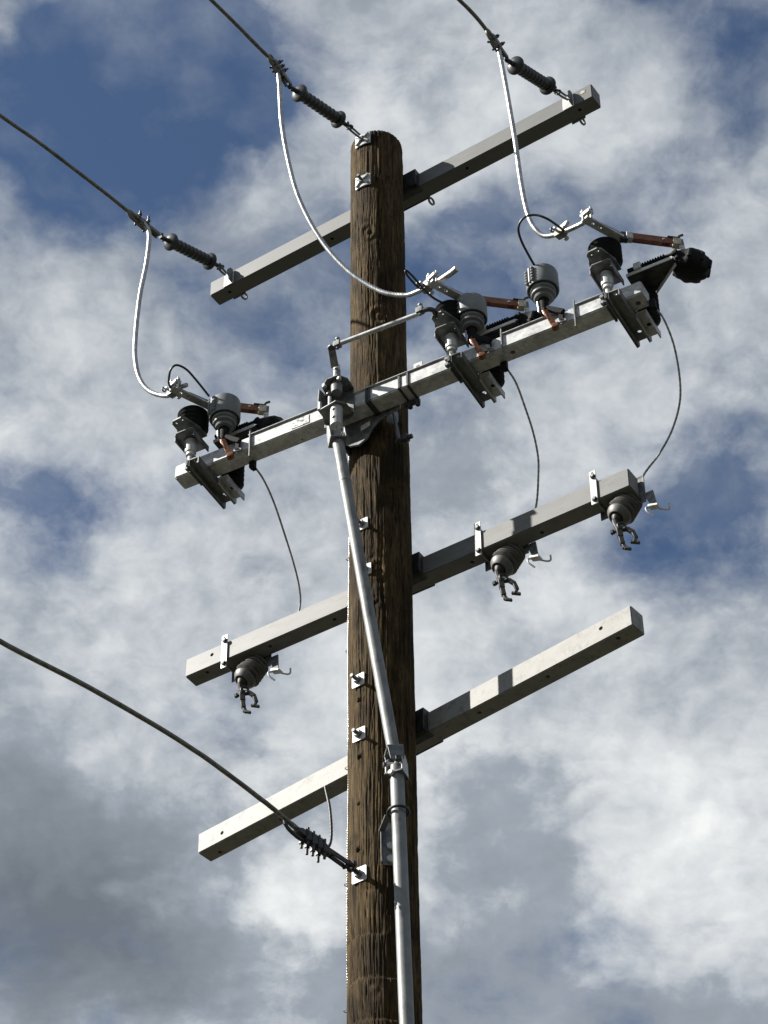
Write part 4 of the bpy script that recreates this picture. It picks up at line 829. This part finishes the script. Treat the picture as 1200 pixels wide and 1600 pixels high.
MB().cyl((-0.035, -0.055, 0.002), (0.02, -0.055, 0.002), 0.009).nut((0.012, -0.055, 0.002), (1, 0, 0), 0.015, 0.012).build('pin', M['dark_steel'], t)
wire('wire_tail', 'short grey cut wire tail rising from the lowest wire clamp', 'wire', [(-0.072, -0.36, 7.672), (-0.058, -0.345, 7.69), (-0.052, -0.34, 7.75), (-0.063, -0.335, 7.88), (-0.088, -0.33, 8.005)], 0.0068, M['dark_steel'], lobes=7, step=0.006)

# ------------------------------------------------------------------ ground wire down the sunlit edge
GA = -0.40
gw = thing('ground_wire', 'bright twisted ground wire stapled down the left edge of the pole', 'wire')
for k in range(3):
    ph = 2*math.pi*k/3; P_ = []
    z = 10.15
    while z > 5.8:
        a = 2*math.pi*z/0.04+ph; rr = 0.137+(10.3-z)*0.00205+0.0035+0.0015*math.sin(z*5.1)
        GB = GA+0.035*math.sin(z*1.9)+0.02*math.sin(z*4.7+1)+0.012*math.sin(z*11)
        cx_, cy_ = -rr*math.cos(GB), rr*math.sin(GB)
        P_.append(Vector((cx_+0.003*math.cos(a), cy_+0.003*math.sin(a), z+0.0))); z -= 0.005
    mm = MB(); n_ = 6; kk = len(mm.v)
    for j, q in enumerate(P_):
        for i in range(n_):
            w_ = 2*math.pi*i/n_; mm.v.append((q.x+0.0026*math.cos(w_), q.y+0.0026*math.sin(w_), q.z))
    for j in range(len(P_)-1):
        for i in range(n_):
            i2 = (i+1) % n_; mm.f.append((j*n_+i, j*n_+i2, (j+1)*n_+i2, (j+1)*n_+i))
    mm.build('strand', M['ground_wire'], gw, ang=80)
for z in (10.1, 9.5, 8.95, 8.3, 7.7, 7.1, 6.5):
    rr = 0.137+(10.3-z)*0.00205+0.006; cx_, cy_ = -rr*math.cos(GA), rr*math.sin(GA)
    MB().tube([(cx_+0.012, cy_-0.012, z), (cx_-0.010, cy_-0.006, z+0.001), (cx_-0.008, cy_+0.008, z), (cx_+0.012, cy_+0.014, z)], 0.002, 6, step=0.003).build('staple', M['galv_dull'], gw)

# ------------------------------------------------------------------ pieces that belong to a part of their thing
UNDER = {'cap_rib': 'cap', 'cap_latch': 'cap', 'interrupter_bolt': 'interrupter', 'blade_spacer': 'blade', 'contact_cap': 'contact_block', 'pickup_prong': 'contact_block', 'tray_flange': 'bearing_tray', 'terminal_bolt': 'terminal_clamp',
         'washer_rib': 'curved_washer', 'lag_head': 'plate', 'sticker': 'web', 'bolt_nut': 'strap', 'bracket_lip': 'interrupter_bracket', 'bracket_fold': 'interrupter_bracket', 'link_clip': 'ribbed_link', 'plate_fold': 'mounting_plate',
         'copper_lug': 'copper_tail', 'copper_strap': 'copper_tail', 'wire_hook': 'bracket_foot', 'jaw_screw': 'swivel', 'jaw_eye': 'swivel', 'nameplate': 'beam', 'print_mark': 'beam', 'cross_nut': 'cross_pin', 'clamp_nut': 'body', 'clamp_bolt': 'body'}
for root in [o for o in COL.objects if o.parent is None]:
    kids = list(root.children); by = {}
    for k in kids: by.setdefault(k.name.split('.')[0], k)
    for k in kids:
        host = by.get(UNDER.get(k.name.split('.')[0], ''))
        if host is not None and host is not k:
            k.location = Vector(k.location)-Vector(host.location); k.parent = host
